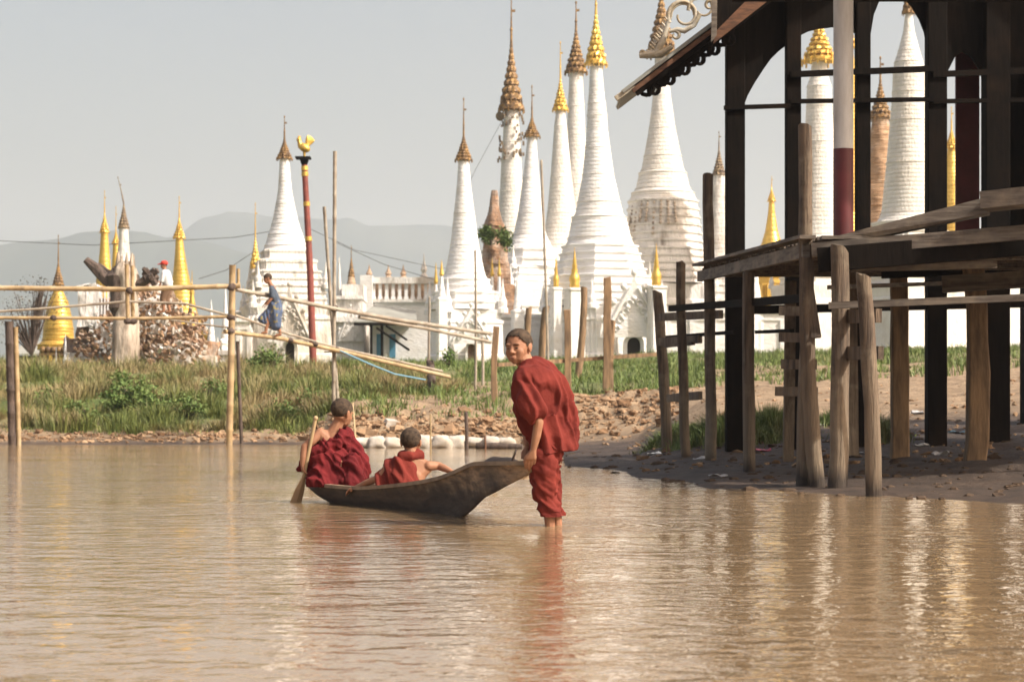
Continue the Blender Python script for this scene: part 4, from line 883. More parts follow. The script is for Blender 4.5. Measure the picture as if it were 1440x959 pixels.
# free stakes around the bridge foot
def post(name, label, top, bot, r, m='brown_post', parent=None, cat='post', group=None, square=False, n=9, cut=.4, sink=.35):
    top, bot = Vector(top), Vector(bot); d = (bot-top).normalized(); e = bot+d*sink; L = (top-e).length; mb = MB(); k = max(3, int(L/.3)); pts = []; rad = []
    kx = random.uniform(-1,1)*r*.8; ky = random.uniform(-1,1)*r*.5
    for i in range(k+1):
        t = i/k; p = e.lerp(top, t)+Vector((math.sin(t*3.1)*kx+random.uniform(-.10,.10)*r, math.sin(t*2.3+1)*ky, 0)); pts.append(p); rad.append(r*(1.04-.10*t)*random.uniform(.94,1.05))
    if square:
        c = []; 
        for i, p in enumerate(pts):
            for sx, sy in ((-1,-1),(1,-1),(1,1),(-1,1)): c.append(p+Vector((sx*rad[i]*.93, sy*rad[i]*.8, (random.uniform(-.3,.3)*r if i == k else 0))))
        mb.add(c, [(3,2,1,0), tuple(4*k+j for j in range(4))]+[(4*i+j, 4*i+(j+1)%4, 4*i+4+(j+1)%4, 4*i+4+j) for i in range(k) for j in range(4)])
        o = mb.build(name, m, parent, origin=bot if parent is None else None, smooth_all=False)
        bv = o.modifiers.new('bevel', 'BEVEL'); bv.width = r*.16; bv.segments = 2
    else:
        # rough timber: irregular section held constant along the length
        sec = [random.uniform(.76,1.14) for _ in range(n)]; vs = []
        for i, p in enumerate(pts):
            for j in range(n):
                a = 2*math.pi*j/n; rr = rad[i]*sec[j]*(1+.05*noise.noise(Vector((j*2.1, p.z*2.5, bot.x))))
                q = p+Vector((math.cos(a)*rr, math.sin(a)*rr, 0)); 
                if i == k: q.z += (math.cos(a+bot.x)*cut)*r+random.uniform(-.2,.2)*r
                vs.append(q)
        mb.add(vs, [(i*n+j, i*n+(j+1)%n, (i+1)*n+(j+1)%n, (i+1)*n+j) for i in range(k) for j in range(n)], True)
        mb.add(vs[:n], [tuple(range(n-1,-1,-1))]); mb.add(vs[-n:], [tuple(range(n))])
        o = mb.build(name, m, parent, origin=bot if parent is None else None)
    if parent is None: tag(o, label, cat, group)
    return o
WP = 'loose wooden posts on the grassy slope'
def gz(px, D): x = (px-CX)/F*D; return Vector((x, D, ground_h(x, D)))
post('wooden_post', 'short dark stump where the footbridge meets the bank', P(604,508,50.5), gz(603,50), .10, 'dark_bark', group=WP)
post('thin_stake', 'thin grey stake rising behind the short dark stump', P(604,418,52), gz(603,52), .030, 'grey_bamboo', cat='stake', group='thin bamboo stakes')
post('thin_stake', 'tall thin bamboo stake left of the first fence post', P(668,352,53), gz(668,53), .034, 'grey_bamboo', cat='stake', group='thin bamboo stakes')
post('thin_stake', 'tallest thin bamboo pole, in front of the two slim stupas', P(761,226,58), P(768,432,58), .040, 'grey_bamboo', cat='stake', group='thin bamboo stakes', sink=1.8)
post('thin_stake', 'short thin stick beside the tall thin stake', P(678,474,54), gz(678,54), .035, 'grey_bamboo', cat='stake', group='thin bamboo stakes')
post('thin_stake', 'thin dark stake standing in the water before the sandbags', P(655,580,38), P(655,634,38), .030, 'dark_bark', cat='stake', group='stakes in the shallow water', sink=.3)
post('thin_stake', 'faint slender stake in the water between seated boy and sandbags', P(605,582,38), P(605,634,38), .016, 'bamboo', cat='stake', group='stakes in the shallow water')
post('thin_stake', 'low reddish stake in the water behind the boat bow', P(682,612,38), P(682,634,38), .018, 'teak', cat='stake', group='stakes in the shallow water')
post('thin_stake', 'slim grass-green reed stake behind the rower', P(496,566,42), gz(500,41.6), .018, 'bamboo', cat='stake', group='stakes in the shallow water')
post('wooden_post', 'slender post directly behind the standing boy\'s head', P(744,433,62), gz(743,62), .095, group=WP)
post('wooden_post', 'post with pale cut top under the tallest bamboo pole', P(768,432,60), gz(763,60), .105, group=WP)
post('wooden_post', 'tall leaning post between the two middle fence posts', P(821,405,57), gz(810,57), .095, group=WP)
root = empty('rail_fence', gz(800,49.5), 'weathered fence of square posts and one rail on the green slope', 'fence')
for top, px, D, r in ((459,697,46.5,.075),(435,796,48,.083),(390,853,48.2,.095),(452,861,48.6,.07)):
    post('post', None, P(px+1, top, D), gz(px, D), r, 'brown_post', root, square=px != 861)
part('rail', 'brown_post', lambda mb: mb.beam(P(700,513,47.0), P(800,507,48.1), .05, .09, jit=.03), root)
part('rail', 'brown_post', lambda mb: mb.beam(P(796,507,48.2), P(925,498,48.6), .05, .09, jit=.03), root)
# rooster pole
D = 66; root = empty('rooster_pole', gz(440,D), 'red-brown mast with gold bands carrying a gilded rooster', 'pole'); k = D/F
mb = MB(); mb.tube([P(441,530,D), P(436,380,D), P(428,232,D)], [.115,.105,.09], 14); mb.build('mast', 'red_brown_paint', root)
mb = MB()
for y in (236,244,286,335): x = 428+(y-232)*.055; mb.tube([P(x+.3,y+4,D), P(x,y-2,D)], [.112,.108], 14)
mb.build('gold_band', 'gold_paint', root)
mb = MB(); mb.box(P(426.5,222.5,D), (.46,.46,.06)); mb.tube([P(428,232,D), P(428,223,D)], [.09,.16], 12); mb.build('platform', 'dark_wood', root)
mb = MB(); c = P(428,208,D)
mb.ball(c, .17, 14, (1.15,.75,.8), 0, Matrix.Rotation(.5,3,'Y')); mb.tube([P(424,207,D), P(421.5,202,D), P(420.5,197,D)], [.11,.075,.065], 10); mb.ball(P(420.3,196.5,D), .075, 10)
mb.tube([P(419,197,D), P(417,197.8,D)], [.035,.006], 6); mb.tube([P(428,214,D), P(428,222,D)], [.05,.035], 8)
for i in range(3): mb.ball(P(419.6+i*1.3, 193.4-(i==1)*.8, D), .035, 6, (.6,.4,1.2))
for i in range(6):
    a = .15+i*.16; pts = [P(431,206,D)]+[P(431+math.sin(a)*t*13, 206-math.cos(a)*t*15, D+.02*i) for t in (.5,.85,1.05)]; mb.tube(pts, [.05,.06,.05,.015], 7)
mb.build('rooster', 'gold_paint', root)
# wires
for lab, pts in (('thin wire crossing low over the hills on the left', [P(-60,336,90), P(130,345,90), P(330,334,90), P(402,322,90)]), ('upper thin wire sagging right of the rooster pole', [P(436,322,95), P(500,352,97), P(620,378,100), P(655,372,100)]), ('lower thin wire sagging right of the rooster pole', [P(470,340,95), P(540,372,97), P(640,402,100)]), ('wire rising to the brown crown of the tall needle stupa', [P(640,300,100), P(668,240,103), P(706,170,106)]), ('short wire from the front bamboo pole to the small stupa', [P(280,392,70), P(318,380,75), P(360,352,84)])):
    rope('overhead_wire', lab, pts, .013, 'wire', 'wire')

# ---------------------------------------------------------------- landing deck
root = empty('landing_deck', Vector((2.5,18.4,0.05)), 'raised grey timber landing deck on rough posts at the water edge', 'deck')
LP_ = [ # top, bottom, distances, radius
 ((995,246),(1000,655),24.0,.068,'weathered_wood'), ((1053,385),(1055,666),21.0,.066,'weathered_wood'), ((1132,178),(1127,678),18.3,.066,'weathered_wood'),
 ((1134,366),(1152,677),18.1,.068,'weathered_wood'), ((1181,349),(1177,681),17.8,.070,'weathered_wood'), ((1262,352),(1262,645),23.3,.102,'brown_post'), ((1364,340),(1364,655),21.8,.112,'brown_post')]
for (tx, ty), (bx, by), D, r, m in LP_: post('post', None, P(tx, ty, D), P(bx, by, D), r, m, root, square=(m == 'brown_post'), sink=.4)
part('edge_beam', 'grey_plank', lambda mb: mb.beam(P(984,389,24.2), P(1134,353,18.2), .06, .115, jit=.01), root)
part('edge_beam', 'grey_plank', lambda mb: mb.beam(P(1142,352,18.0), P(1500,322,17.4), .07, .12, jit=.008), root)
part('deck_boards', 'grey_plank', lambda mb: [mb.beam(Vector((2.20+(24.2-y)*.065, y, 2.128+(y-18.2)*.029)), Vector((6.4, y-.1, 2.128+(y-18.2)*.029)), .17, .028) for i, y in [(j, 24.1-j*.185) for j in range(34)]], root)
for i in range(10):
    y = 24-i*.62; x0 = 2.15+(24.2-y)*.065
    part('joist', 'weathered_wood', lambda mb: mb.beam(Vector((x0-.02, y, 2.062+(y-18.2)*.029)), Vector((6.2, y-.1, 2.062+(y-18.2)*.029)), .07, .10), root)
part('edge_board', 'grey_plank', lambda mb: mb.beam(P(982,373,24.3), P(1136,333,18.1), .14, .03), root)
part('cross_beam', 'dark_wood', lambda mb: mb.beam(P(1150,366,17.9), P(1470,340,17.6), .1, .2), root)
part('ramp_board', 'grey_plank', lambda mb: mb.add([P(1150,339,18.0),P(1392,276,17.6),P(1392,300,17.6),P(1200,340,17.95),P(1150,342,18.1),P(1392,279,18.6),P(1392,303,18.6),P(1200,343,18.3)], [(0,1,2,3),(7,6,5,4),(0,4,5,1),(1,5,6,2),(2,6,7,3),(3,7,4,0)]), root, smooth_all=False)
part('step_board', 'grey_plank', lambda mb: mb.beam(P(1386,284,17.5), P(1500,272,17.2), .35, .14), root)
for a, b, wd, ht in (((1190,378,18.2),(1402,372,18.0),.05,.06), ((1166,430,17.6),(1500,416,17.0),.06,.055)):
    part('rail', 'grey_plank', lambda mb: mb.beam(P(*a), P(*b), wd, ht, jit=.01), root)
part('rail', 'dark_wood', lambda mb: mb.beam(P(943,434,26.3), P(1136,419,18.6), .06, .075, jit=.01), root)
part('rail', 'dark_wood', lambda mb: mb.beam(P(938,474,28.2), P(1034,467,23.5), .04, .04, jit=.01), root)
part('rail', 'dark_wood', lambda mb: mb.beam(P(1064,467,22), P(1114,465,20.5), .04, .035, jit=.01), root)
for py, x0, x1 in ((437,1098,1140),(474,1098,1142),(512,1101,1146),(550,1092,1148)):
    part('rung', 'weathered_wood', lambda mb: mb.beam(P(x0,py,18.9), P(x1,py+1,18.6), .05, .085, jit=.02), root)
part('cross_beam', 'grey_plank', lambda mb: mb.beam(P(1326,400,20.5), P(1520,388,20), .1, .16, jit=.01), root)
part('cross_beam', 'dark_wood', lambda mb: mb.beam(P(1240,384,22.6), P(1520,372,22), .1, .12, jit=.01), root)
part('rail', 'grey_plank', lambda mb: mb.beam(P(1166,404,18.6), P(1345,398,21.5), .04, .04, jit=.02), root)
part('post', 'weathered_wood', lambda mb: mb.beam(P(1112,395,21), P(1108,648,21.3), .10, .09, jit=.03), root)
part('post', 'weathered_wood', lambda mb: mb.beam(P(1196,372,20), P(1200,640,20), .09, .09, jit=.03), root)
for py, x0, x1 in ((445,1186,1236),(497,1184,1239)): part('rung', 'weathered_wood', lambda mb: mb.beam(P(x0,py,17.9), P(x1,py-1,17.2), .05, .11, jit=.02), root)
part('brace', 'weathered_wood', lambda mb: mb.beam(P(1133,378,18.15), P(1148,475,18.05), .08, .05, jit=.02), root)
root = empty('post_fence', P(937,644,28.4), 'two worn posts with short rails left of the landing deck', 'fence')
post('post', None, P(924,411,28.4), P(937,644,28.4), .070, 'weathered_wood', root); post('post', None, P(957,371,25.7), P(966,651,25.7), .072, 'weathered_wood', root)
for py, x0, x1, D0 in ((446,928,1014,28.0),(481,926,985,27.5),(487,934,975,27.3),(560,940,985,27.6)): part('rail', 'weathered_wood', lambda mb: mb.beam(P(x0,py,D0), P(x1,py-4,25.6), .05, .10 if py != 487 else .04, jit=.02), root)
post('mooring_post', 'short cracked post with blackened wet foot, nearest of all landing posts', P(1213,390,16.6), P(1226,692,16.6), .072, 'weathered_wood')

# ---------------------------------------------------------------- pavilion
PD = 26.0; k = PD/F
root = empty('timber_pavilion', Vector((4.2,PD,0.2)), 'dark timber pavilion with arched panels and sheet roof above the landing', 'pavilion')
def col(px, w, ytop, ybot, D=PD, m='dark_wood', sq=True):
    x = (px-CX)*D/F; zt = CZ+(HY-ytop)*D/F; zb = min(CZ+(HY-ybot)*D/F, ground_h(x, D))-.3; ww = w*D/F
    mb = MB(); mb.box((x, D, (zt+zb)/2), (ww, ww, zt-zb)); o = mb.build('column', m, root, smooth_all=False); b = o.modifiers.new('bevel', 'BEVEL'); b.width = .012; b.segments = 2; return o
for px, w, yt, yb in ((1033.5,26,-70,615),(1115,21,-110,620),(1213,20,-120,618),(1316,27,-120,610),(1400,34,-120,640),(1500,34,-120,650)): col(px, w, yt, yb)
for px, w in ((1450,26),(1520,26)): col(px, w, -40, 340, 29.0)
for i, (a, b) in enumerate(((1018,1112),(1112,1312),(1312,1520))):
    part('rail', 'dark_wood', lambda mb: mb.beam(P(a,152-(i>0)*9,PD-.12), P(b,149-(i>0)*9,PD-.12), .06, .05), root)
    if i: part('rail', 'dark_wood', lambda mb: mb.beam(P(a,105,PD-.12), P(b,97,PD-.12), .06, .07), root)
part('rail', 'dark_wood', lambda mb: mb.beam(P(1020,437,PD), P(1510,425,PD), .08, .10), root)
# white and maroon pillar standing on the deck
pl = empty('painted_pillar', P(1186,326,19.5), 'round pillar painted white above and maroon below, standing on the deck', 'pillar')
D = 19.5; r = 14*D/F; x = (1186-CX)*D/F; Z = lambda y: CZ+(HY-y)*D/F
mb = MB(); mb.lathe([(r,Z(210)),(r,Z(-150))], (x,D,0), 24, True); mb.build('upper_shaft', 'white_paint', pl)
mb = MB(); mb.lathe([(r*1.02,2.25),(r*1.02,Z(210))], (x,D,0), 24, True); mb.build('lower_shaft', 'maroon_paint', pl)
# arched panels
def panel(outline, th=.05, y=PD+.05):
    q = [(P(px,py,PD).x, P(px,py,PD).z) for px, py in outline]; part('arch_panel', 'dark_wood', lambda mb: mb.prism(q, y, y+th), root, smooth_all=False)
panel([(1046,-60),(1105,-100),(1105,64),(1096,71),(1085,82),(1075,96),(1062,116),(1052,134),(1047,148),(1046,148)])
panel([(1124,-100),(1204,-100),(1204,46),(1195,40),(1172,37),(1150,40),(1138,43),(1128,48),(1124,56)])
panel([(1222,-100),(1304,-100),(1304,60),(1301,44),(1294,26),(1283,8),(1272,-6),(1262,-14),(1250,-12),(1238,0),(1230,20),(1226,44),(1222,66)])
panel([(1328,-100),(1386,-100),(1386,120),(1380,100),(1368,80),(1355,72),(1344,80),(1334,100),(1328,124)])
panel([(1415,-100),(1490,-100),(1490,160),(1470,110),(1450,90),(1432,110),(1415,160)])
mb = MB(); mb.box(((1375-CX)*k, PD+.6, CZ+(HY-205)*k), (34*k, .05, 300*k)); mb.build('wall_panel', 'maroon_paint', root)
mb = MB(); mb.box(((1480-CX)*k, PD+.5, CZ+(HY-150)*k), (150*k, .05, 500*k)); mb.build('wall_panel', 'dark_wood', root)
# roof: gable end in the plane just in front of the columns; slope falls to the left
Yf, Yb = PD-.9, PD+.5
kf = Yf/F
eave = P(877,131,Yf); up1 = P(1010,26,Yf); ridge = Vector((up1.x+3.6, Yf, up1.z+2.7))
def slab(mb, a, b, y0, y1, th):
    d = (b-a).normalized(); n = Vector((-d.z, 0, d.x))*th
    q = [a, b, b+n, a+n]; mb.add([Vector((v.x, y0, v.z)) for v in q]+[Vector((v.x, y1, v.z)) for v in q], [(0,1,2,3),(7,6,5,4),(0,4,5,1),(1,5,6,2),(2,6,7,3),(3,7,4,0)])
mb = MB(); slab(mb, eave, ridge, Yf, Yb, .03)
n = 10
for i in range(n):   # corrugation ribs running down the slope
    y = Yf+(Yb-Yf)*(i+.5)/n; d = (ridge-eave).normalized(); nn = Vector((-d.z,0,d.x)); a = eave+nn*.035; b = ridge+nn*.035; mb.beam((a.x,y,a.z), (b.x,y,b.z), .05, .02)
rf = mb.build('roof', 'metal_roof', root, smooth_all=False)
mb = MB(); r2 = Vector((ridge.x*2-eave.x, 0, eave.z)); slab(mb, Vector((ridge.x,0,ridge.z)), Vector((r2.x,0,r2.z)), Yf, Yb, .04); mb.build('roof', 'metal_roof', root, smooth_all=False)
d = (ridge-eave).normalized(); nn = Vector((-d.z,0,d.x))
mb = MB(); a = eave-nn*.065+d*.12; b = ridge-nn*.065; mb.beam((a.x,Yf+.06,a.z), (b.x,Yf+.06,b.z), .05, .12)
a = eave-nn*.13+d*.35; b = ridge-nn*.13; mb.beam((a.x,Yf+.12,a.z), (b.x,Yf+.12,b.z), .04, .11); mb.build('barge_board', 'dark_wood', rf)
mb = MB(); a = eave-nn*.045+d*.1; b = ridge-nn*.045; mb.beam((a.x,Yf+.02,a.z), (b.x,Yf+.02,b.z), .03, .05); mb.build('roof_batten', 'teak', rf)
mb = MB(); a = eave; mb.beam(a+Vector((-.09,.06,-.06)), a+Vector((.12,.06,.09)), .07, .06); mb.build('eave_tip', 'carved_silver', rf)
# purlins
for t in (.15,.4,.65,.9):
    p = eave.lerp(ridge, t)-nn*.05; mb = MB(); mb.beam((p.x,Yf+.1,p.z), (p.x,Yb-.1,p.z), .06, .07); mb.build('purlin', 'dark_wood', rf)
mb = MB(); mb.box((7.2, 21.2, 5.36), (9.4, 6.2, .06)); mb.build('ceiling', 'dark_wood', root)
mb = MB(); mb.box((7.2, 21.2, 5.50), (9.6, 6.4, .10)); mb.build('roof', 'metal_roof', root)
# gable infill above the arches
q = [(P(1020,20,PD).x, P(1020,20,PD).z), (P(1020,-20,PD).x, P(1020,-40,PD).z), (ridge.x, ridge.z-.3), (ridge.x+3.3, P(1020,-40,PD).z), (ridge.x+3.3, P(1020,-90,PD).z), (P(1046,-60,PD).x, P(1046,-60,PD).z)]
part('gable_board', 'dark_wood', lambda mb: mb.prism(q, PD+.12, PD+.16), root, smooth_all=False)
# fretwork hanging under the barge board: rows of open scrolls
mb = MB()
def ringc(px, py, r, a0=0, a1=2*math.pi, th=.028, sp=0):
    c = P(px, py, Yf+.12); n = 12; mb.tube([c+Vector((math.cos(a)*r*(1-sp*i/n), 0, math.sin(a)*r*(1-sp*i/n))) for i, a in enumerate(np.linspace(a0, a1, n+1))], th, 6)
for i in range(6):
    t = i/5.0; px = 909+t*105; py = 124-t*70; 
    ringc(px, py, .085, 0, 2*math.pi, .026); ringc(px+9, py-12, .065, 0, 2*math.pi, .024); ringc(px-6, py-3, .07, 2.5, 6.0, .026, .5)
    ringc(px+12, py+2, .055, 0, 2*math.pi, .022); c = P(px+4, py+9, Yf+.12); mb.ball(c, .032, 7); mb.ball(P(px+16, py+5, Yf+.12), .028, 7)
    mb.tube([P(px-4,py-16,Yf+.12), P(px+2,py-8,Yf+.12), P(px+4,py+9,Yf+.12)], .026, 6)
    mb.tube([P(px+5,py-20,Yf+.12), P(px+15,py-10,Yf+.12), P(px+17,py+4,Yf+.12)], .022, 6)
mb.build('fretwork', 'dark_wood', rf)
# brown upper roof tier: slanting board crossing the top left
mb = MB(); mb.add([P(1005,46,Yf-.3),P(1003,62,Yf-.3),P(1082,0,Yf-.3),P(1140,-40,Yf-.3),P(1090,-40,Yf-.3),P(1005,46,Yf-.2),P(1003,62,Yf-.2),P(1082,0,Yf-.2),P(1140,-40,Yf-.2),P(1090,-40,Yf-.2)], [(0,1,2,3,4),(9,8,7,6,5)]+[(i,(i+1)%5,(i+1)%5+5,i+5) for i in range(5)]); mb.build('verge_board', 'teak', root, smooth_all=False)
mb = MB(); mb.add([P(1001,-40,Yf-.35),P(1009,-40,Yf-.35),P(1008,50,Yf-.35),P(1000,60,Yf-.35)]+[P(1001,-40,Yf-.28),P(1009,-40,Yf-.28),P(1008,50,Yf-.28),P(1000,60,Yf-.28)], [(0,1,2,3),(7,6,5,4)]+[(i,(i+1)%4,(i+1)%4+4,i+4) for i in range(4)]); mb.build('verge_post', 'grey_plank', root, smooth_all=False)
mb = MB(); mb.add([P(1006,-60,Yf-.24),P(1100,-60,Yf-.24),P(1086,-10,Yf-.24),P(1006,48,Yf-.24)]+[P(1006,-60,Yf-.1),P(1100,-60,Yf-.1),P(1086,-10,Yf-.1),P(1006,48,Yf-.1)], [(0,1,2,3),(7,6,5,4)]+[(i,(i+1)%4,(i+1)%4+4,i+4) for i in range(4)]); mb.build('verge_panel', 'dark_wood', root, smooth_all=False)
# carved scroll ornament standing on the roof slope
Yo = Yf+.35
def curl(mb, cx, cy, r, a0, a1, th, sp): 
    c = P(cx, cy, Yo); n = 22; mb.tube([c+Vector((math.cos(a)*r*(1-sp*i/n), 0, math.sin(a)*r*(1-sp*i/n))) for i, a in enumerate(np.linspace(a0, a1, n+1))], [th*(1-.55*i/n) for i in range(n+1)], 8)
mb = MB(); curl(mb, 962, 22, .20, 3.6, -3.2, .030, .62); curl(mb, 988, 12, .17, 3.3, -2.6, .024, .6); curl(mb, 962, 22, .155, 3.3, 0, .014, .3)
mb.tube([P(920,79,Yo), P(932,58,Yo), P(938,38,Yo), P(941,26,Yo)], [.05,.04,.03,.025], 8)
for i in range(14):
    t = i/13; mb.tube([P(915+t*28,76-t*48,Yo), P(909+t*28,70-t*50,Yo+random.uniform(-.03,.03))], [.022,.006], 5)
mb.tube([P(941,45,Yo), P(952,42,Yo), P(962,44,Yo), P(976,36,Yo), P(984,20,Yo)], [.02,.03,.035,.03,.03], 8); curl(mb, 950, 50, .05, 1.5, -4, .025, .5)
mb.tube([P(899,79,Yo), P(912,77,Yo), P(930,76,Yo), P(945,66,Yo)], [.03,.05,.05,.03], 8); curl(mb, 903, 75, .03, 0, 5, .02, .4)
for i, (x, y) in enumerate(((992,-4),(998,8),(986,-10),(1000,-8),(978,-8))): curl(mb, x, y, .06, i, i+4.5, .025, .5)
mb.build('scroll_ornament', 'carved_silver', rf)
# ---------------------------------------------------------------- dugout boat
dB = Vector((.41,-.91,0)).normalized(); nB = Vector((.91,.41,0)).normalized()
ST = [((428,676),15.75,.10,.10),((440,681),15.5,.24,.02),((459,684.5),15.25,.36,-.04),((505,688),14.75,.50,-.09),((550,684.5),14.3,.57,-.10),((590,679.5),13.85,.60,-.10),((619,673.5),13.45,.58,-.06),((640,665),13.15,.52,.02),((656,657.5),12.92,.46,.09),((668,653),12.75,.40,.14),((695,653),12.5,.34,.205),((720,652.5),12.28,.28,.262),((742,652.5),12.1,.21,.315)]
def boat():
    root = empty('dugout_canoe', P(600,700,13.8), 'weathered wooden dugout canoe with upswept bow carrying two young monks', 'boat')
    # resample stations smoothly
    pts = [P(*a, D) for a, D, w, z in ST]; W = [w for *_, w, z in ST]; K = [z for *_, z in ST]
    T = np.linspace(0, len(ST)-1, 49); ii = np.arange(len(ST))
    def sm(v): return np.interp(T, ii, v)
    xs, ys, zs = sm([p.x for p in pts]), sm([p.y for p in pts]), sm([p.z for p in pts]); ws, ks = sm(W), sm(K)
    for arr in (xs, ys, zs, ws, ks):
        for _ in range(2): arr[1:-1] = (arr[:-2]+2*arr[1:-1]+arr[2:])/4
    n0 = len(T)
    def sec(i, inset, lift):
        g = Vector((xs[i], ys[i], 0)); w = ws[i]; z0 = zs[i]; zk = ks[i]+lift; h = z0-zk; out = []
        bf = max(0, min(1, (i-n0*.24)/(n0*.26)))
        for u, v in ((0,1),(.035,.72),(.10,.42),(.19,.16),(.32,.02),(.5,-.02),(.68,.02),(.81,.16),(.90,.42),(.965,.72),(1,1)):
            uu = inset/w+(1-2*inset/w)*(u+(.10-u)*.88*bf*min(1,max(0,1-v))**.55 if v < 1 else u); wob = .006*noise.noise(Vector((i*.35, u*4, 1)))
            out.append(g+nB*(uu*w+wob)+Vector((0,0,zk+v*h if v < 1 else z0+.004*noise.noise(Vector((i*.5,u*9,3))))))
        return out
    o = MB(); n = len(T); vs = []
    for i in range(n): vs += sec(i, 0, 0)
    m = 11; fs = [(i*m+j, (i+1)*m+j, (i+1)*m+j+1, i*m+j+1) for i in range(n-1) for j in range(m-1)]
    o.add(vs, fs, True); o.add(vs[:m], [tuple(range(m))]); o.add(vs[-m:], [tuple(range(m))])
    vi = []
    for i in range(n): vi += sec(min(max(i,2),n-3), .028, .035)
    o.add(vi, [tuple(reversed(f)) for f in fs], True)
    hull = o.build('hull', 'boat_wood', root)
    g = MB(); 
    for side in (0, 1):
        q = [Vector((xs[i], ys[i], zs[i]+.006))+nB*((ws[i]-.02) if side else .014) for i in range(n)]
        vv = []
        for i, p in enumerate(q):
            for a, b in ((-.022,-.012),(.022,-.012),(.022,.012),(-.022,.012)): vv.append(p+nB*a+Vector((0,0,b)))
        g.add(vv, [(4*i+j, 4*i+4+j, 4*i+4+(j+1)%4, 4*i+(j+1)%4) for i in range(n-1) for j in range(4)]+[(0,1,2,3),(4*n-1,4*n-2,4*n-3,4*n-4)])
    g.build('gunwale', 'boat_rim', root, smooth_all=False)
    b = MB(); vv = []
    for i in range(n-15, n):
        z = zs[i]+.008; vv += [Vector((xs[i],ys[i],z))+nB*.01, Vector((xs[i],ys[i],z))+nB*(ws[i]-.01), Vector((xs[i],ys[i],z-.03))+nB*.02, Vector((xs[i],ys[i],z-.03))+nB*(ws[i]-.02)]
    k = 15; b.add(vv, [(4*i,4*i+4,4*i+5,4*i+1) for i in range(k-1)]+[(4*i+2,4*i+3,4*i+7,4*i+6) for i in range(k-1)]+[(0,1,3,2),(4*k-4,4*k-2,4*k-1,4*k-3)]); b.build('bow_deck', 'boat_rim', root, smooth_all=False)
    b = MB()
    for i in (12, 30): c = Vector((xs[i],ys[i],zs[i]-.05)); b.beam(c+nB*.03, c+nB*(ws[i]-.03), .09, .02)
    b.build('thwart', 'boat_rim', root)
boat()
mb = MB(); mb.tube([P(719,652,12.45), P(726,632,12.5)], [.009,.006], 6); tag(mb.build('bamboo_stick', 'dark_bark', origin=P(719,652,12.45)), 'short dark stick leaning at the canoe bow beside the standing boy\'s hand', 'stick')

# ---------------------------------------------------------------- people
def sph(c, r, rot=None):
    """points of an ellipsoid"""
    c = Vector(c); rr = (r,r,r) if not hasattr(r, '__len__') else r; b = bmesh.new(); bmesh.ops.create_icosphere(b, subdivisions=2, radius=1)
    out = []
    for v in b.verts:
        p = Vector((v.co.x*rr[0], v.co.y*rr[1], v.co.z*rr[2]))
        if rot is not None: p = rot@p
        out.append(c+p)
    b.free(); return out
def hull(mb, *balls):
    b = bmesh.new()
    for q in balls:
        for p in sph(*q): b.verts.new(p)
    r = bmesh.ops.convex_hull(b, input=b.verts); 
    used = [v for v in b.verts if v.link_faces]; idx = {v: i for i, v in enumerate(used)}
    mb.add([v.co.copy() for v in used], [tuple(idx[v] for v in f.verts) for f in b.faces]); b.free()
def limb(mb, pts):
    for a, b in zip(pts[:-1], pts[1:]): hull(mb, a, b)
def skin_build(mb, name, m, parent, voxel, smooth=3, disp=None, clampz=None, org=None):
    me = bpy.data.meshes.new('tmp'); me.from_pydata([tuple(v) for v in mb.v], [], mb.f); b = bmesh.new(); b.from_mesh(me); bmesh.ops.recalc_face_normals(b, faces=b.faces); b.to_mesh(me); b.free()
    t = bpy.data.objects.new('tmp', me); COL.objects.link(t); md = t.modifiers.new('r', 'REMESH'); md.mode = 'VOXEL'; md.voxel_size = voxel; md.adaptivity = 0
    if smooth: s = t.modifiers.new('s', 'SMOOTH'); s.factor = .5; s.iterations = smooth
    bpy.context.view_layer.update(); dg = bpy.context.evaluated_depsgraph_get(); me2 = bpy.data.meshes.new_from_object(t.evaluated_get(dg)); bpy.data.objects.remove(t)
    n = len(me2.vertices); co = np.empty(n*3); me2.vertices.foreach_get('co', co); no = np.empty(n*3); me2.vertices.foreach_get('normal', no); co = co.reshape(-1,3); no = no.reshape(-1,3)
    if disp is not None:
        d = np.array([disp(Vector(c), Vector(q)) for c, q in zip(co, no)]); co = co+no*np.maximum(d+.006, -.005)[:,None]
    if clampz is not None:
        for i in range(n):
            z = clampz(Vector(co[i])); co[i,2] = max(co[i,2], z)
    o = Vector(parent.location) if parent is not None else Vector(org)
    me2.vertices.foreach_set('co', (co-np.array(o)).ravel()); me2.polygons.foreach_set('use_smooth', [True]*len(me2.polygons)); me2.materials.clear(); me2.materials.append(MATS[m]); me2.name = name; me2.update()
    ob = bpy.data.objects.new(name, me2); COL.objects.link(ob); ob['_o'] = tuple(o)
    if parent is not None: ob.parent = parent
    else: ob.location = o
    return ob
def child(mb, name, m, body, smooth_all=None):
    o = mb.build(name, m, None, origin=(0,0,0), smooth_all=smooth_all); org = Vector(body['_o']); o.data.transform(Matrix.Translation(-org)); o.location = (0,0,0); o.parent = body; return o
def reparent(o, body):
    org = Vector(body['_o']); o.data.transform(Matrix.Translation(Vector(o['_o'])-org)); o.location = (0,0,0); o.parent = body; o['_o'] = tuple(org); return o
def head_frame(c, fwd, up=(0,0,1), s=1.0):
    f = Vector(fwd).normalized(); u = Vector(up); r = f.cross(u).normalized(); u = r.cross(f)
    M = Matrix((r, f, u)).transposed()
    return Vector(c), M, s
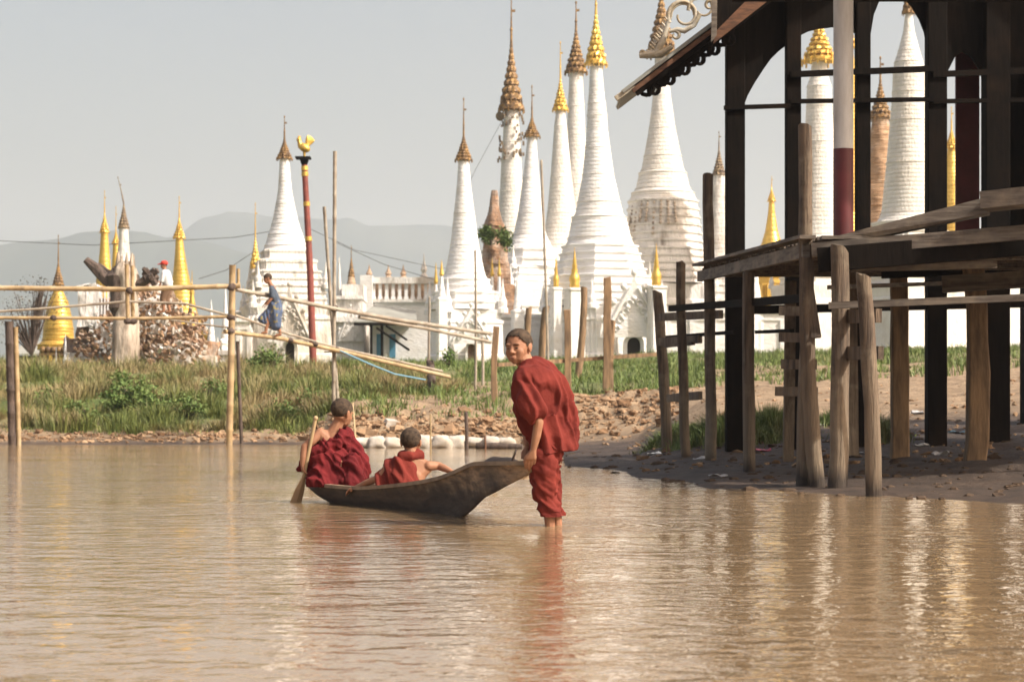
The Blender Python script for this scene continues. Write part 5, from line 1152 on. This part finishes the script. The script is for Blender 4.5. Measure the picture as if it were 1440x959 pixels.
def head_prims(mb, H, face=True):
    c, M, s = H; T = lambda p: c+M@(Vector(p)*s); E = lambda p, r: (T(p), tuple(q*s for q in r), M)
    hull(mb, E((0,-.014,.030),(.073,.088,.078)), E((0,.022,-.010),(.064,.062,.060)))
    hull(mb, E((0,.022,-.010),(.064,.058,.055)), E((0,.046,-.062),(.036,.035,.028)), E((0,-.01,-.03),(.055,.05,.04)))
    hull(mb, E((0,.060,-.078),(.018,.018,.014)), E((0,.03,-.065),(.04,.03,.025)))
    for x in (-1, 1):
        hull(mb, E((x*.034,.050,-.024),(.025,.024,.028)), E((x*.022,.052,-.060),(.021,.022,.018))); hull(mb, E((x*.072,-.004,-.008),(.009,.017,.028)), E((x*.078,-.012,.004),(.005,.014,.020)))
        hull(mb, E((x*.028,.070,.024),(.020,.009,.008)))
        hull(mb, E((x*.013,.086,-.024),(.009,.008,.007)))
    hull(mb, E((0,.080,.006),(.009,.007,.007)), E((0,.093,-.020),(.013,.010,.008)))
    hull(mb, E((0,.080,-.049),(.019,.010,.006))); hull(mb, E((0,.078,-.058),(.016,.010,.007)))
def head_bits(H, body, face=True, hairline=.045):
    c, M, s = H; T = lambda p: c+M@(Vector(p)*s)
    mb = MB(); b = bmesh.new(); bmesh.ops.create_icosphere(b, subdivisions=5, radius=1)
    vs = {}; fs = []
    for f in b.faces:
        cc = f.calc_center_median(); p = Vector((cc.x*.0775, cc.y*.0935-.013, cc.z*.083+.030))
        j = .006*noise.noise(p*60)
        keep = (p.z > hairline-(.02 if abs(p.x) > .045 else 0)+j+max(0,p.y-.03)*.25) if p.y > .05 and abs(p.x) < .05 else (p.z > -.012+max(0,min(1,(p.y-.005)/.045))*.068+j) if p.y > .005 else (p.z > -.045+max(0, p.y+.05)*.55+j if abs(p.x) < .058 else p.z > -.022+max(0, p.y+.03)*.8+j)
        if keep: fs.append(f)
    used = sorted({v.index for f in fs for v in f.verts}); idx = {v: i for i, v in enumerate(used)}; b.verts.ensure_lookup_table()
    def pos(v, k): return T((v.co.x*(.0750+k), v.co.y*(.0905+k)-.013, v.co.z*(.0805+k)+.030))
    outer = [pos(b.verts[i], .0015+.0012*noise.noise(b.verts[i].co*22)) for i in used]; inner = [pos(b.verts[i], -.006) for i in used]; n = len(used)
    F1 = [tuple(idx[v.index] for v in f.verts) for f in fs]; F2 = [tuple(i+n for i in reversed(f)) for f in F1]; b.free()
    mb.add(outer+inner, F1+F2, True); child(mb, 'hair', 'hair', body)
    if face:
        for x in (-1, 1):
            e = MB(); e.ball(T((x*.028,.0755,.002)), .0115*s, 12, (1,.45,.26), 0, M); child(e, 'eye', 'eye_dark', body)
            e = MB(); e.tube([T((x*.014,.084,.020)), T((x*.028,.085,.0245)), T((x*.043,.076,.020))], [.0022*s,.0026*s,.0016*s], 6); child(e, 'eyebrow', 'hair', body)
        e = MB(); e.ball(T((0,.0872,-.0500)), .0135*s, 10, (1,.25,.20), 0, M); e.ball(T((0,.0860,-.0560)), .0120*s, 10, (1,.3,.28), 0, M); child(e, 'lips', 'lip', body)
def hand(mb, wrist, palm_end, knuckle_dir, curl_dir, s=1.0, thumb_dir=None, flen=.055):
    """palm from wrist to palm_end; four fingers spread along knuckle_dir and curling toward curl_dir; thumb from the side"""
    w, p = Vector(wrist), Vector(palm_end); d = (p-w).normalized(); kd = Vector(knuckle_dir).normalized(); cd = Vector(curl_dir).normalized()
    hull(mb, (w, .017*s), (p+kd*.022*s, .011*s), (p-kd*.022*s, .011*s))
    for i, (o, L) in enumerate(((-.027,.80),(-.009,1.0),(.009,.95),(.027,.82))):
        a = p+kd*o*s; L *= flen*s; b = a+(d*.62+cd*.35)*L*.6; c = b+(d*.35+cd*.9)*L*.45; e = c+(cd*.95-d*.1)*L*.35
        limb(mb, [(a-d*.01*s, .0088*s), (b, .0080*s), (c, .0074*s), (e, .0062*s)])
    td = Vector(thumb_dir).normalized() if thumb_dir is not None else kd*-1
    a = w+d*.02*s+td*.012*s; b = a+(td*.7+d*.6)*.030*s; c = b+(td*.25+d*.7+cd*.6)*.026*s
    limb(mb, [(a, .012*s), (b, .010*s), (c, .0080*s)])
def folds(dirv, freq, amp, wob=1.0, seed=0.0, amp2=.004):
    """cloth folds: ridges running along dirv, ridge profile sharpened, bent by noise"""
    d = Vector(dirv).normalized(); a = d.orthogonal().normalized(); b = d.cross(a)
    def f(p, n):
        q = Vector((p.dot(a), p.dot(b), p.dot(d)*.15))
        w = noise.noise(q*freq*.35+Vector((seed,0,0)))*wob
        v = noise.noise(q*freq+Vector((seed+w, w*1.3, 0))); v = 1-abs(v)*2.2
        v2 = noise.noise(q*freq*2.3+Vector((0, seed, w)))
        return amp*(v-.45)+amp2*v2
    return f
# --- standing young monk
D0 = 12.23
B = lambda px, py, dy=0.0: P(px, py, D0)+Vector((0, dy, 0))
Hs = head_frame(B(729,489,0)+Vector((0,0,0)), (-.47,-.88,-.10), (-.10,-.05,1), .99)
mb = MB(); head_prims(mb, Hs)
limb(mb, [(B(733,500,.0),.050), (B(744,520,.0),.052), (B(750,532,0),.062)])
hull(mb, (B(744,538,-.11),.048), (B(752,538,.11),.048), (B(756,560,0),.08)); hull(mb, (B(756,560,0),(.09,.12,.09)), (B(770,625,0),(.08,.11,.07)))
limb(mb, [(B(742,546,-.13),.040), (B(750,570,-.155),.036), (B(757,594,-.165),.029), (B(754,612,-.16),.027), (B(750,630,-.15),.0195)])
hand(mb, B(750,631,-.15), B(746,644,-.145), (1,-.1,.05), (0.1,.6,-.6), 1.0, (-1,.2,-.2), .060)
limb(mb, [(B(742,546,.13),.040), (B(738,590,.15),.03), (B(742,625,.08),.021)]); hand(mb, B(742,626,.08), B(744,642,.06), (1,.2,0), (0,-.5,-.7), 1.0, (-1,0,-.2))
for dy, kx, ax in ((-.065,767,772),(.075,777,783)):
    limb(mb, [(B(768,640,dy),.055), (B(kx,692,dy),.036), (B(ax-1,712,dy),.034), (B(ax+1,738,dy),.030), (B(ax+3,790,dy),.028)]); hull(mb, (B(ax+4,796,dy),.026), (B(ax-26,803,dy-.05),.022))
body = skin_build(mb, 'person', 'skin', None, .0036, 6, org=B(776,738.5,0))
tag(body, 'standing boy monk in red robe, shaved head, knee-deep beside the canoe bow', 'person')
head_bits(Hs, body, True, .066)
mb = MB()
hull(mb, (B(740,530,-.12),.058), (B(737,550,-.13),.052), (B(742,524,.12),.055))              # front edge of shoulders
hull(mb, (B(738,532,-.12),.062), (B(752,520,.0),.075), (B(752,524,.12),.06), (B(766,528,0),.075))
hull(mb, (B(752,520,.0),.070), (B(743,516,0),.058))                                           # collar
hull(mb, (B(752,530,-.10),.072), (B(774,540,-.02),.08), (B(782,562,.0),.085), (B(750,575,-.08),.08), (B(752,560,.11),.08))
hull(mb, (B(770,548,0),.09), (B(792,580,.02),.072), (B(796,610,.02),.062), (B(757,600,-.05),.066), (B(757,600,.10),.065))
hull(mb, (B(790,585,.03),.075), (B(798,632,-.04),.052), (B(796,630,.09),.052), (B(768,638,-.10),.048), (B(764,636,.10),.048), (B(756,600,.05),.06), (B(760,600,-.08),.06))
limb(mb, [(B(736,545,-.13),.058), (B(741,562,-.158),.062), (B(748,577,-.172),.060)])           # sleeve drape over upper arm
hull(mb, (B(735,548,-.10),.040), (B(737,580,-.06),.034), (B(746,606,-.04),.030), (B(738,575,.06),.035))
hull(mb, (B(746,516,-.03),.045), (B(772,530,-.05),.05), (B(800,590,-.02),.028))               # rolled cloth over the back
ff = folds((.45,-.1,-1), 15, .036, 1.3, 3.1, .012); f2 = folds((-.6,.2,-1), 11, .020, 1.0, 8, .008)
def dsp(p, n):
    k = max(0, min(1, (B(0,525).z-p.z)/.12)); return ff(p, n)*(.35+.65*k)+f2(p, n)*.6*k
rb = skin_build(mb, 'robe', 'robe_cloth', None, .0075, 2, dsp, lambda p: B(0,637-(p.x-B(776,0).x)*34,0).z+.010*noise.noise(Vector((p.x*9,p.y*9,0))), org=(0,0,0)); reparent(rb, body)
mb = MB()
for dy, o in ((-.062,0),(.07,7)):
    hull(mb, (B(766+o*.3,636,dy),.085), (B(765+o*.3,664,dy),.078)); limb(mb, [(B(765+o*.3,664,dy),.076), (B(766+o,690,dy),.062), (B(771+o,712,dy),.054), (B(774+o,722,dy),.050)])
    for z in (700,709,717,722): hull(mb, (B(769+o+(z-700)*.2,z,dy),(.058,.058,.014)))
lw = skin_build(mb, 'trousers', 'robe_cloth', None, .0068, 2, folds((1,.2,-.75), 17, .024, 1.3, 5, .008), lambda p: B(0,725.5).z, org=(0,0,0)); reparent(lw, body)

# --- rower
D1 = 15.5
Q = lambda px, py, dy=0.0: P(px, py, D1)+Vector((0, dy, 0))
Hr = head_frame(Q(481,581,.0), (.62,.72,-.28), (.15,.1,1), .97)
mb = MB(); head_prims(mb, Hr)
limb(mb, [(Q(478,590,0),.042), (Q(470,606,0),.047), (Q(466,614,0),.055)])
hull(mb, (Q(452,611,-.03),.042), (Q(488,616,.06),.042), (Q(466,630,0),(.10,.07,.08))); hull(mb, (Q(466,630,0),(.11,.08,.08)), (Q(468,670,0),(.10,.09,.07)))
limb(mb, [(Q(451,609,-.03),.040), (Q(440,620,-.06),.035), (Q(430,628,-.08),.028), (Q(428,642,-.09),.025), (Q(427,652,-.09),.0175)])
hand(mb, Q(427,653,-.09), Q(428,661,-.085), (.3,-1,0), (1,.1,-.1), .88, (.2,.3,-.6))
limb(mb, [(Q(489,615,.08),.038), (Q(506,645,.08),.028), (Q(492,655,-.10),.02)]); hand(mb, Q(492,654,-.11), Q(486,652,-.13), (0,.2,1), (0,-1,-.3), .85, (.3,0,1))
limb(mb, [(Q(460,676,0),.06), (Q(456,660,-.10),.035), (Q(456,682,-.12),.028)]); limb(mb, [(Q(478,676,0),.06), (Q(494,658,-.08),.035), (Q(492,682,-.10),.028)])
body = skin_build(mb, 'person', 'skin', None, .0042, 3, org=Q(468,684,0)); tag(body, 'young monk seated in the canoe stern, back turned, left arm bare and holding the paddle', 'person')
head_bits(Hr, body, True, .045)
mb = MB()
hull(mb, (Q(484,612,.02),.050), (Q(470,628,-.03),.075), (Q(489,626,.05),.05)); hull(mb, (Q(478,618,0),.055), (Q(448,634,-.02),.062), (Q(455,665,-.02),.10), (Q(480,660,.02),.10))
limb(mb, [(Q(488,620,.04),.050), (Q(498,636,.02),.055), (Q(506,655,-.04),.058), (Q(505,674,-.06),.058)])
hull(mb, (Q(452,650,-.10),.058), (Q(446,678,-.15),.052), (Q(462,672,-.02),.08)); hull(mb, (Q(460,650,-.12),.045), (Q(474,680,-.17),.045), (Q(456,680,-.17),.045)); hull(mb, (Q(466,640,-.08),.05), (Q(486,678,-.15),.045), (Q(462,678,-.15),.05))
hull(mb, (Q(496,650,-.13),.062), (Q(500,677,-.17),.060), (Q(480,672,0),.08)); hull(mb, (Q(478,640,-.09),.045), (Q(482,676,-.15),.06))
hull(mb, (Q(438,632,.05),.030), (Q(420,660,.10),.022), (Q(430,664,.10),.022)); hull(mb, (Q(440,630,0),.04), (Q(440,660,0),.05))
limb(mb, [(Q(489,608,.0),.032), (Q(474,624,-.08),.034), (Q(446,634,-.08),.032)])
rb = skin_build(mb, 'robe', 'robe_dark', None, .0078, 2, lambda p, n, a=folds((.50,.1,-1), 15, .036, 1.6, 2.9, .014), b=folds((1,0,-.45), 13, .026, 1, 4, .008): a(p,n)+b(p,n)*max(.35,min(1,(p.z-.30)/.15)), lambda p: Q(0,683.5).z, org=(0,0,0)); reparent(rb, body)
mb = MB(); top, mid, bot = Q(446,588,-.12), Q(428,672,-.075), Q(413,718,-.05)
mb.tube([top, mid], [.013,.014], 8); mb.ball(top, .018, 8)
d = (bot-mid).normalized(); sx = Vector((.93,.36,0)); L = (bot-mid).length; lv = []
for t, wd in ((-.05,.014),(.1,.022),(.35,.036),(.7,.044),(1.0,.040),(1.35,.024)):
    c = mid+d*L*t; lv.append([c-sx*wd, c+d.cross(sx)*.008, c+sx*wd, c-d.cross(sx)*.008])
vs = [v for q in lv for v in q]; mb.add(vs, [(4*i+j, 4*i+(j+1)%4, 4*i+4+(j+1)%4, 4*i+4+j) for i in range(5) for j in range(4)]+[(0,1,2,3),(23,22,21,20)])
tag(mb.build('paddle', 'paddle_wood', origin=mid), 'pale wooden paddle dipped in the water at the canoe stern', 'paddle')

# --- seated boy facing away
D2 = 14.7
Q = lambda px, py, dy=0.0: P(px, py, D2)+Vector((0, dy, 0))
Ht = head_frame(Q(578,622,.02), (.25,.95,-.05), (0,0,1), .93)
mb = MB(); head_prims(mb, Ht)
limb(mb, [(Q(578,634,.0),.040), (Q(579,647,0),.045)])
hull(mb, (Q(552,656,0),.038), (Q(602,656,.02),.038), (Q(578,668,0),(.10,.06,.07)), (Q(578,645,0),.04)); hull(mb, (Q(578,668,0),(.105,.065,.07)), (Q(576,698,0),(.09,.075,.06)))
limb(mb, [(Q(602,655,.0),.036), (Q(616,655,.04),.029), (Q(624,658,.0),.026), (Q(636,663,-.05),.017)]); hand(mb, Q(637,663,-.05), Q(644,667,-.06), (.1,1,0), (.3,0,-1), .85, (.3,-.7,.2), .05)
limb(mb, [(Q(548,656,0),.038), (Q(533,672,.0),.028), (Q(515,679,.05),.024), (Q(499,686,.14),.017)]); hand(mb, Q(498,686,.15), Q(490,689,.17), (.2,1,0), (-.3,0,-1), .85, (.3,-.8,0), .05)
limb(mb, [(Q(574,700,0),.06), (Q(580,694,-.22),.05), (Q(584,700,-.4),.034)]); limb(mb, [(Q(590,700,0),.06), (Q(602,692,-.2),.05), (Q(606,698,-.38),.034)])
body = skin_build(mb, 'person', 'skin', None, .0042, 3, org=Q(577,700,0)); tag(body, 'boy monk seated mid-canoe facing away, right shoulder bare, arms spread to the gunwales', 'person')
head_bits(Ht, body, True, .05)
mb = MB()
hull(mb, (Q(570,642,0),(.045,.05,.03)), (Q(588,640,.02),(.035,.05,.03))); hull(mb, (Q(568,650,0),.042), (Q(548,658,0),.048), (Q(556,690,0),.075), (Q(582,694,0),.072), (Q(574,660,-.02),.05))
hull(mb, (Q(548,660,0),.048), (Q(536,676,0),.042), (Q(538,688,0),.055)); hull(mb, (Q(558,650,-.045),.030), (Q(580,690,-.07),.034), (Q(566,690,-.07),.034))
hull(mb, (Q(576,700,0),(.12,.10,.06)), (Q(578,696,-.22),(.09,.09,.05)))
rb = skin_build(mb, 'robe', 'robe_cloth', None, .0075, 2, folds((.6,.1,-1), 11, .028, 1.3, 6.3, .008), lambda p: .10, org=(0,0,0)); reparent(rb, body)

# --- boy walking on the bridge
D3 = 45.1
Q = lambda px, py, dy=0.0: P(px, py, D3)+Vector((0, dy, 0))
Hw = head_frame(Q(376.5,392,0), (-.95,-.2,-.35), (-.3,0,1), 1.0)
mb = MB(); head_prims(mb, Hw); limb(mb, [(Q(379,397),.05), (Q(383,405),.055)])
hull(mb, (Q(384,406,-.09),.055), (Q(384,406,.09),.055), (Q(388,428,0),(.11,.13,.08)))
limb(mb, [(Q(383,407,-.13),.045), (Q(384,419,-.16),.035), (Q(377,428,-.17),.026)]); hand(mb, Q(377,428,-.17), Q(375,430,-.17), (0,1,0), (-.4,0,-1), 1)
limb(mb, [(Q(383,407,.13),.045), (Q(379,420,.17),.035), (Q(372,426,.17),.026)]); hand(mb, Q(372,426,.17), Q(370,428,.17), (0,1,0), (-.4,0,-1), 1)
limb(mb, [(Q(386,432,-.05),.08), (Q(377,448,-.05),.06), (Q(374.5,464,-.05),.036)]); hull(mb, (Q(375,467.5,-.05),.033), (Q(369,468.5,-.05),.026))
limb(mb, [(Q(388,432,.05),.08), (Q(388,450,.05),.06), (Q(393,466,.05),.036)]); hull(mb, (Q(394,470,.05),.033), (Q(387,472,.05),.026))
body = skin_build(mb, 'person', 'skin', None, .010, 2, org=Q(385,471,0)); tag(body, 'boy in dark blue top and long skirt walking bent forward along the bamboo bridge', 'person'); head_bits(Hw, body, False, .02)
mb = MB(); hull(mb, (Q(383,406,-.10),.065), (Q(383,406,.10),.065), (Q(388,426,0),(.13,.15,.06))); limb(mb, [(Q(383,408,-.14),.058), (Q(384,418,-.16),.048)]); limb(mb, [(Q(383,408,.14),.058), (Q(380,417,.16),.048)])
reparent(skin_build(mb, 'shirt', 'blue_grey_cloth', None, .014, 1, None, None, org=(0,0,0)), body)
mb = MB(); hull(mb, (Q(388,424,0),(.12,.14,.06)), (Q(385,440,0),(.18,.15,.08))); hull(mb, (Q(385,440,0),(.17,.15,.08)), (Q(388,459,.03),(.12,.12,.07))); hull(mb, (Q(382,438,0),(.12,.12,.08)), (Q(367,449,0),(.06,.1,.05)), (Q(374,456,0),(.06,.09,.05)))
reparent(skin_build(mb, 'skirt', 'blue_cloth', None, .014, 1, folds((.2,0,-1), 9, .03, 1, 2, .01), None, org=(0,0,0)), body)
# --- person with red cap on the ruin
D4 = 64.2
Q = lambda px, py, dy=0.0: P(px, py, D4)+Vector((0, dy, 0))
Hc = head_frame(Q(230.5,373,0), (-.9,-.3,-.3), (-.2,0,1), 1.15)
mb = MB(); head_prims(mb, Hc); limb(mb, [(Q(231,377),.06), (Q(233,382),.06)]); hull(mb, (Q(232,383,-.13),.06), (Q(235,383,.13),.06), (Q(236,403,0),(.14,.12,.08)))
limb(mb, [(Q(231,384,-.16),.05), (Q(229,394,-.18),.04), (Q(226,402,-.16),.03)]); limb(mb, [(Q(236,384,.16),.05), (Q(240,394,.16),.04), (Q(239,402,.12),.03)])
for q in ((226,403,-.16),(239,403,.12)): hand(mb, Q(q[0],q[1]-1,q[2]), Q(q[0],q[1]+1,q[2]), (0,1,0), (-.4,0,-1), 1.1)
limb(mb, [(Q(234,404,-.06),.10), (Q(229,420,-.06),.07), (Q(231,436,-.06),.045)]); limb(mb, [(Q(236,404,.06),.10), (Q(234,420,.06),.07), (Q(238,436,.06),.045)])
for x, dy in ((230,-.06),(237,.06)): hull(mb, (Q(x,438,dy),.045), (Q(x-4,439,dy),.035))
body = skin_build(mb, 'person', 'skin', None, .013, 2, org=Q(233,440,0)); tag(body, 'distant person in red cap and white shirt standing on the ruined mound', 'person'); head_bits(Hc, body, False, .02)
mb = MB(); hull(mb, (Q(232,383,-.13),.08), (Q(235,383,.13),.08), (Q(236,403,0),(.17,.15,.07))); limb(mb, [(Q(231,384,-.17),.065), (Q(229,396,-.19),.052)]); limb(mb, [(Q(236,384,.17),.065), (Q(240,396,.17),.052)])
reparent(skin_build(mb, 'shirt', 'white_cloth', None, .018, 1, None, None, org=(0,0,0)), body)
mb = MB(); limb(mb, [(Q(234,404,-.06),.12), (Q(229,420,-.06),.09), (Q(230,427,-.06),.075)]); limb(mb, [(Q(236,404,.06),.12), (Q(234,420,.06),.09), (Q(236,427,.06),.075)])
reparent(skin_build(mb, 'shorts', 'brown_cloth', None, .018, 1, None, None, org=(0,0,0)), body)
mb = MB(); mb.ball(Q(231,370,0), .115, 14, (1,1,.72)); hull(mb, (Q(226,371,0),(.05,.09,.015)), (Q(223,372,0),(.04,.07,.012))); child(mb, 'cap', 'red_cloth', body, False)

# ---------------------------------------------------------------- haze
HAZE = 1
if HAZE:
    mb = MB(); mb.box((0, 2200, 203), (9000, 4700, 409.6)); mb_o = mb.build('haze', 'wire')
    m = bpy.data.materials.new('haze'); m.use_nodes = True; N = m.node_tree.nodes; L = m.node_tree.links; N.clear(); out = N.new('ShaderNodeOutputMaterial'); v = N.new('ShaderNodeVolumePrincipled')
    v.inputs['Color'].default_value = (.86,.92,1.0,1); v.inputs['Density'].default_value = .00029; v.inputs['Anisotropy'].default_value = .2
    L.new(v.outputs[0], out.inputs['Volume']); mb_o.data.materials.clear(); mb_o.data.materials.append(m); tag(mb_o, kind='stuff')
for o in scene.objects:
    if '_o' in o: del o['_o']
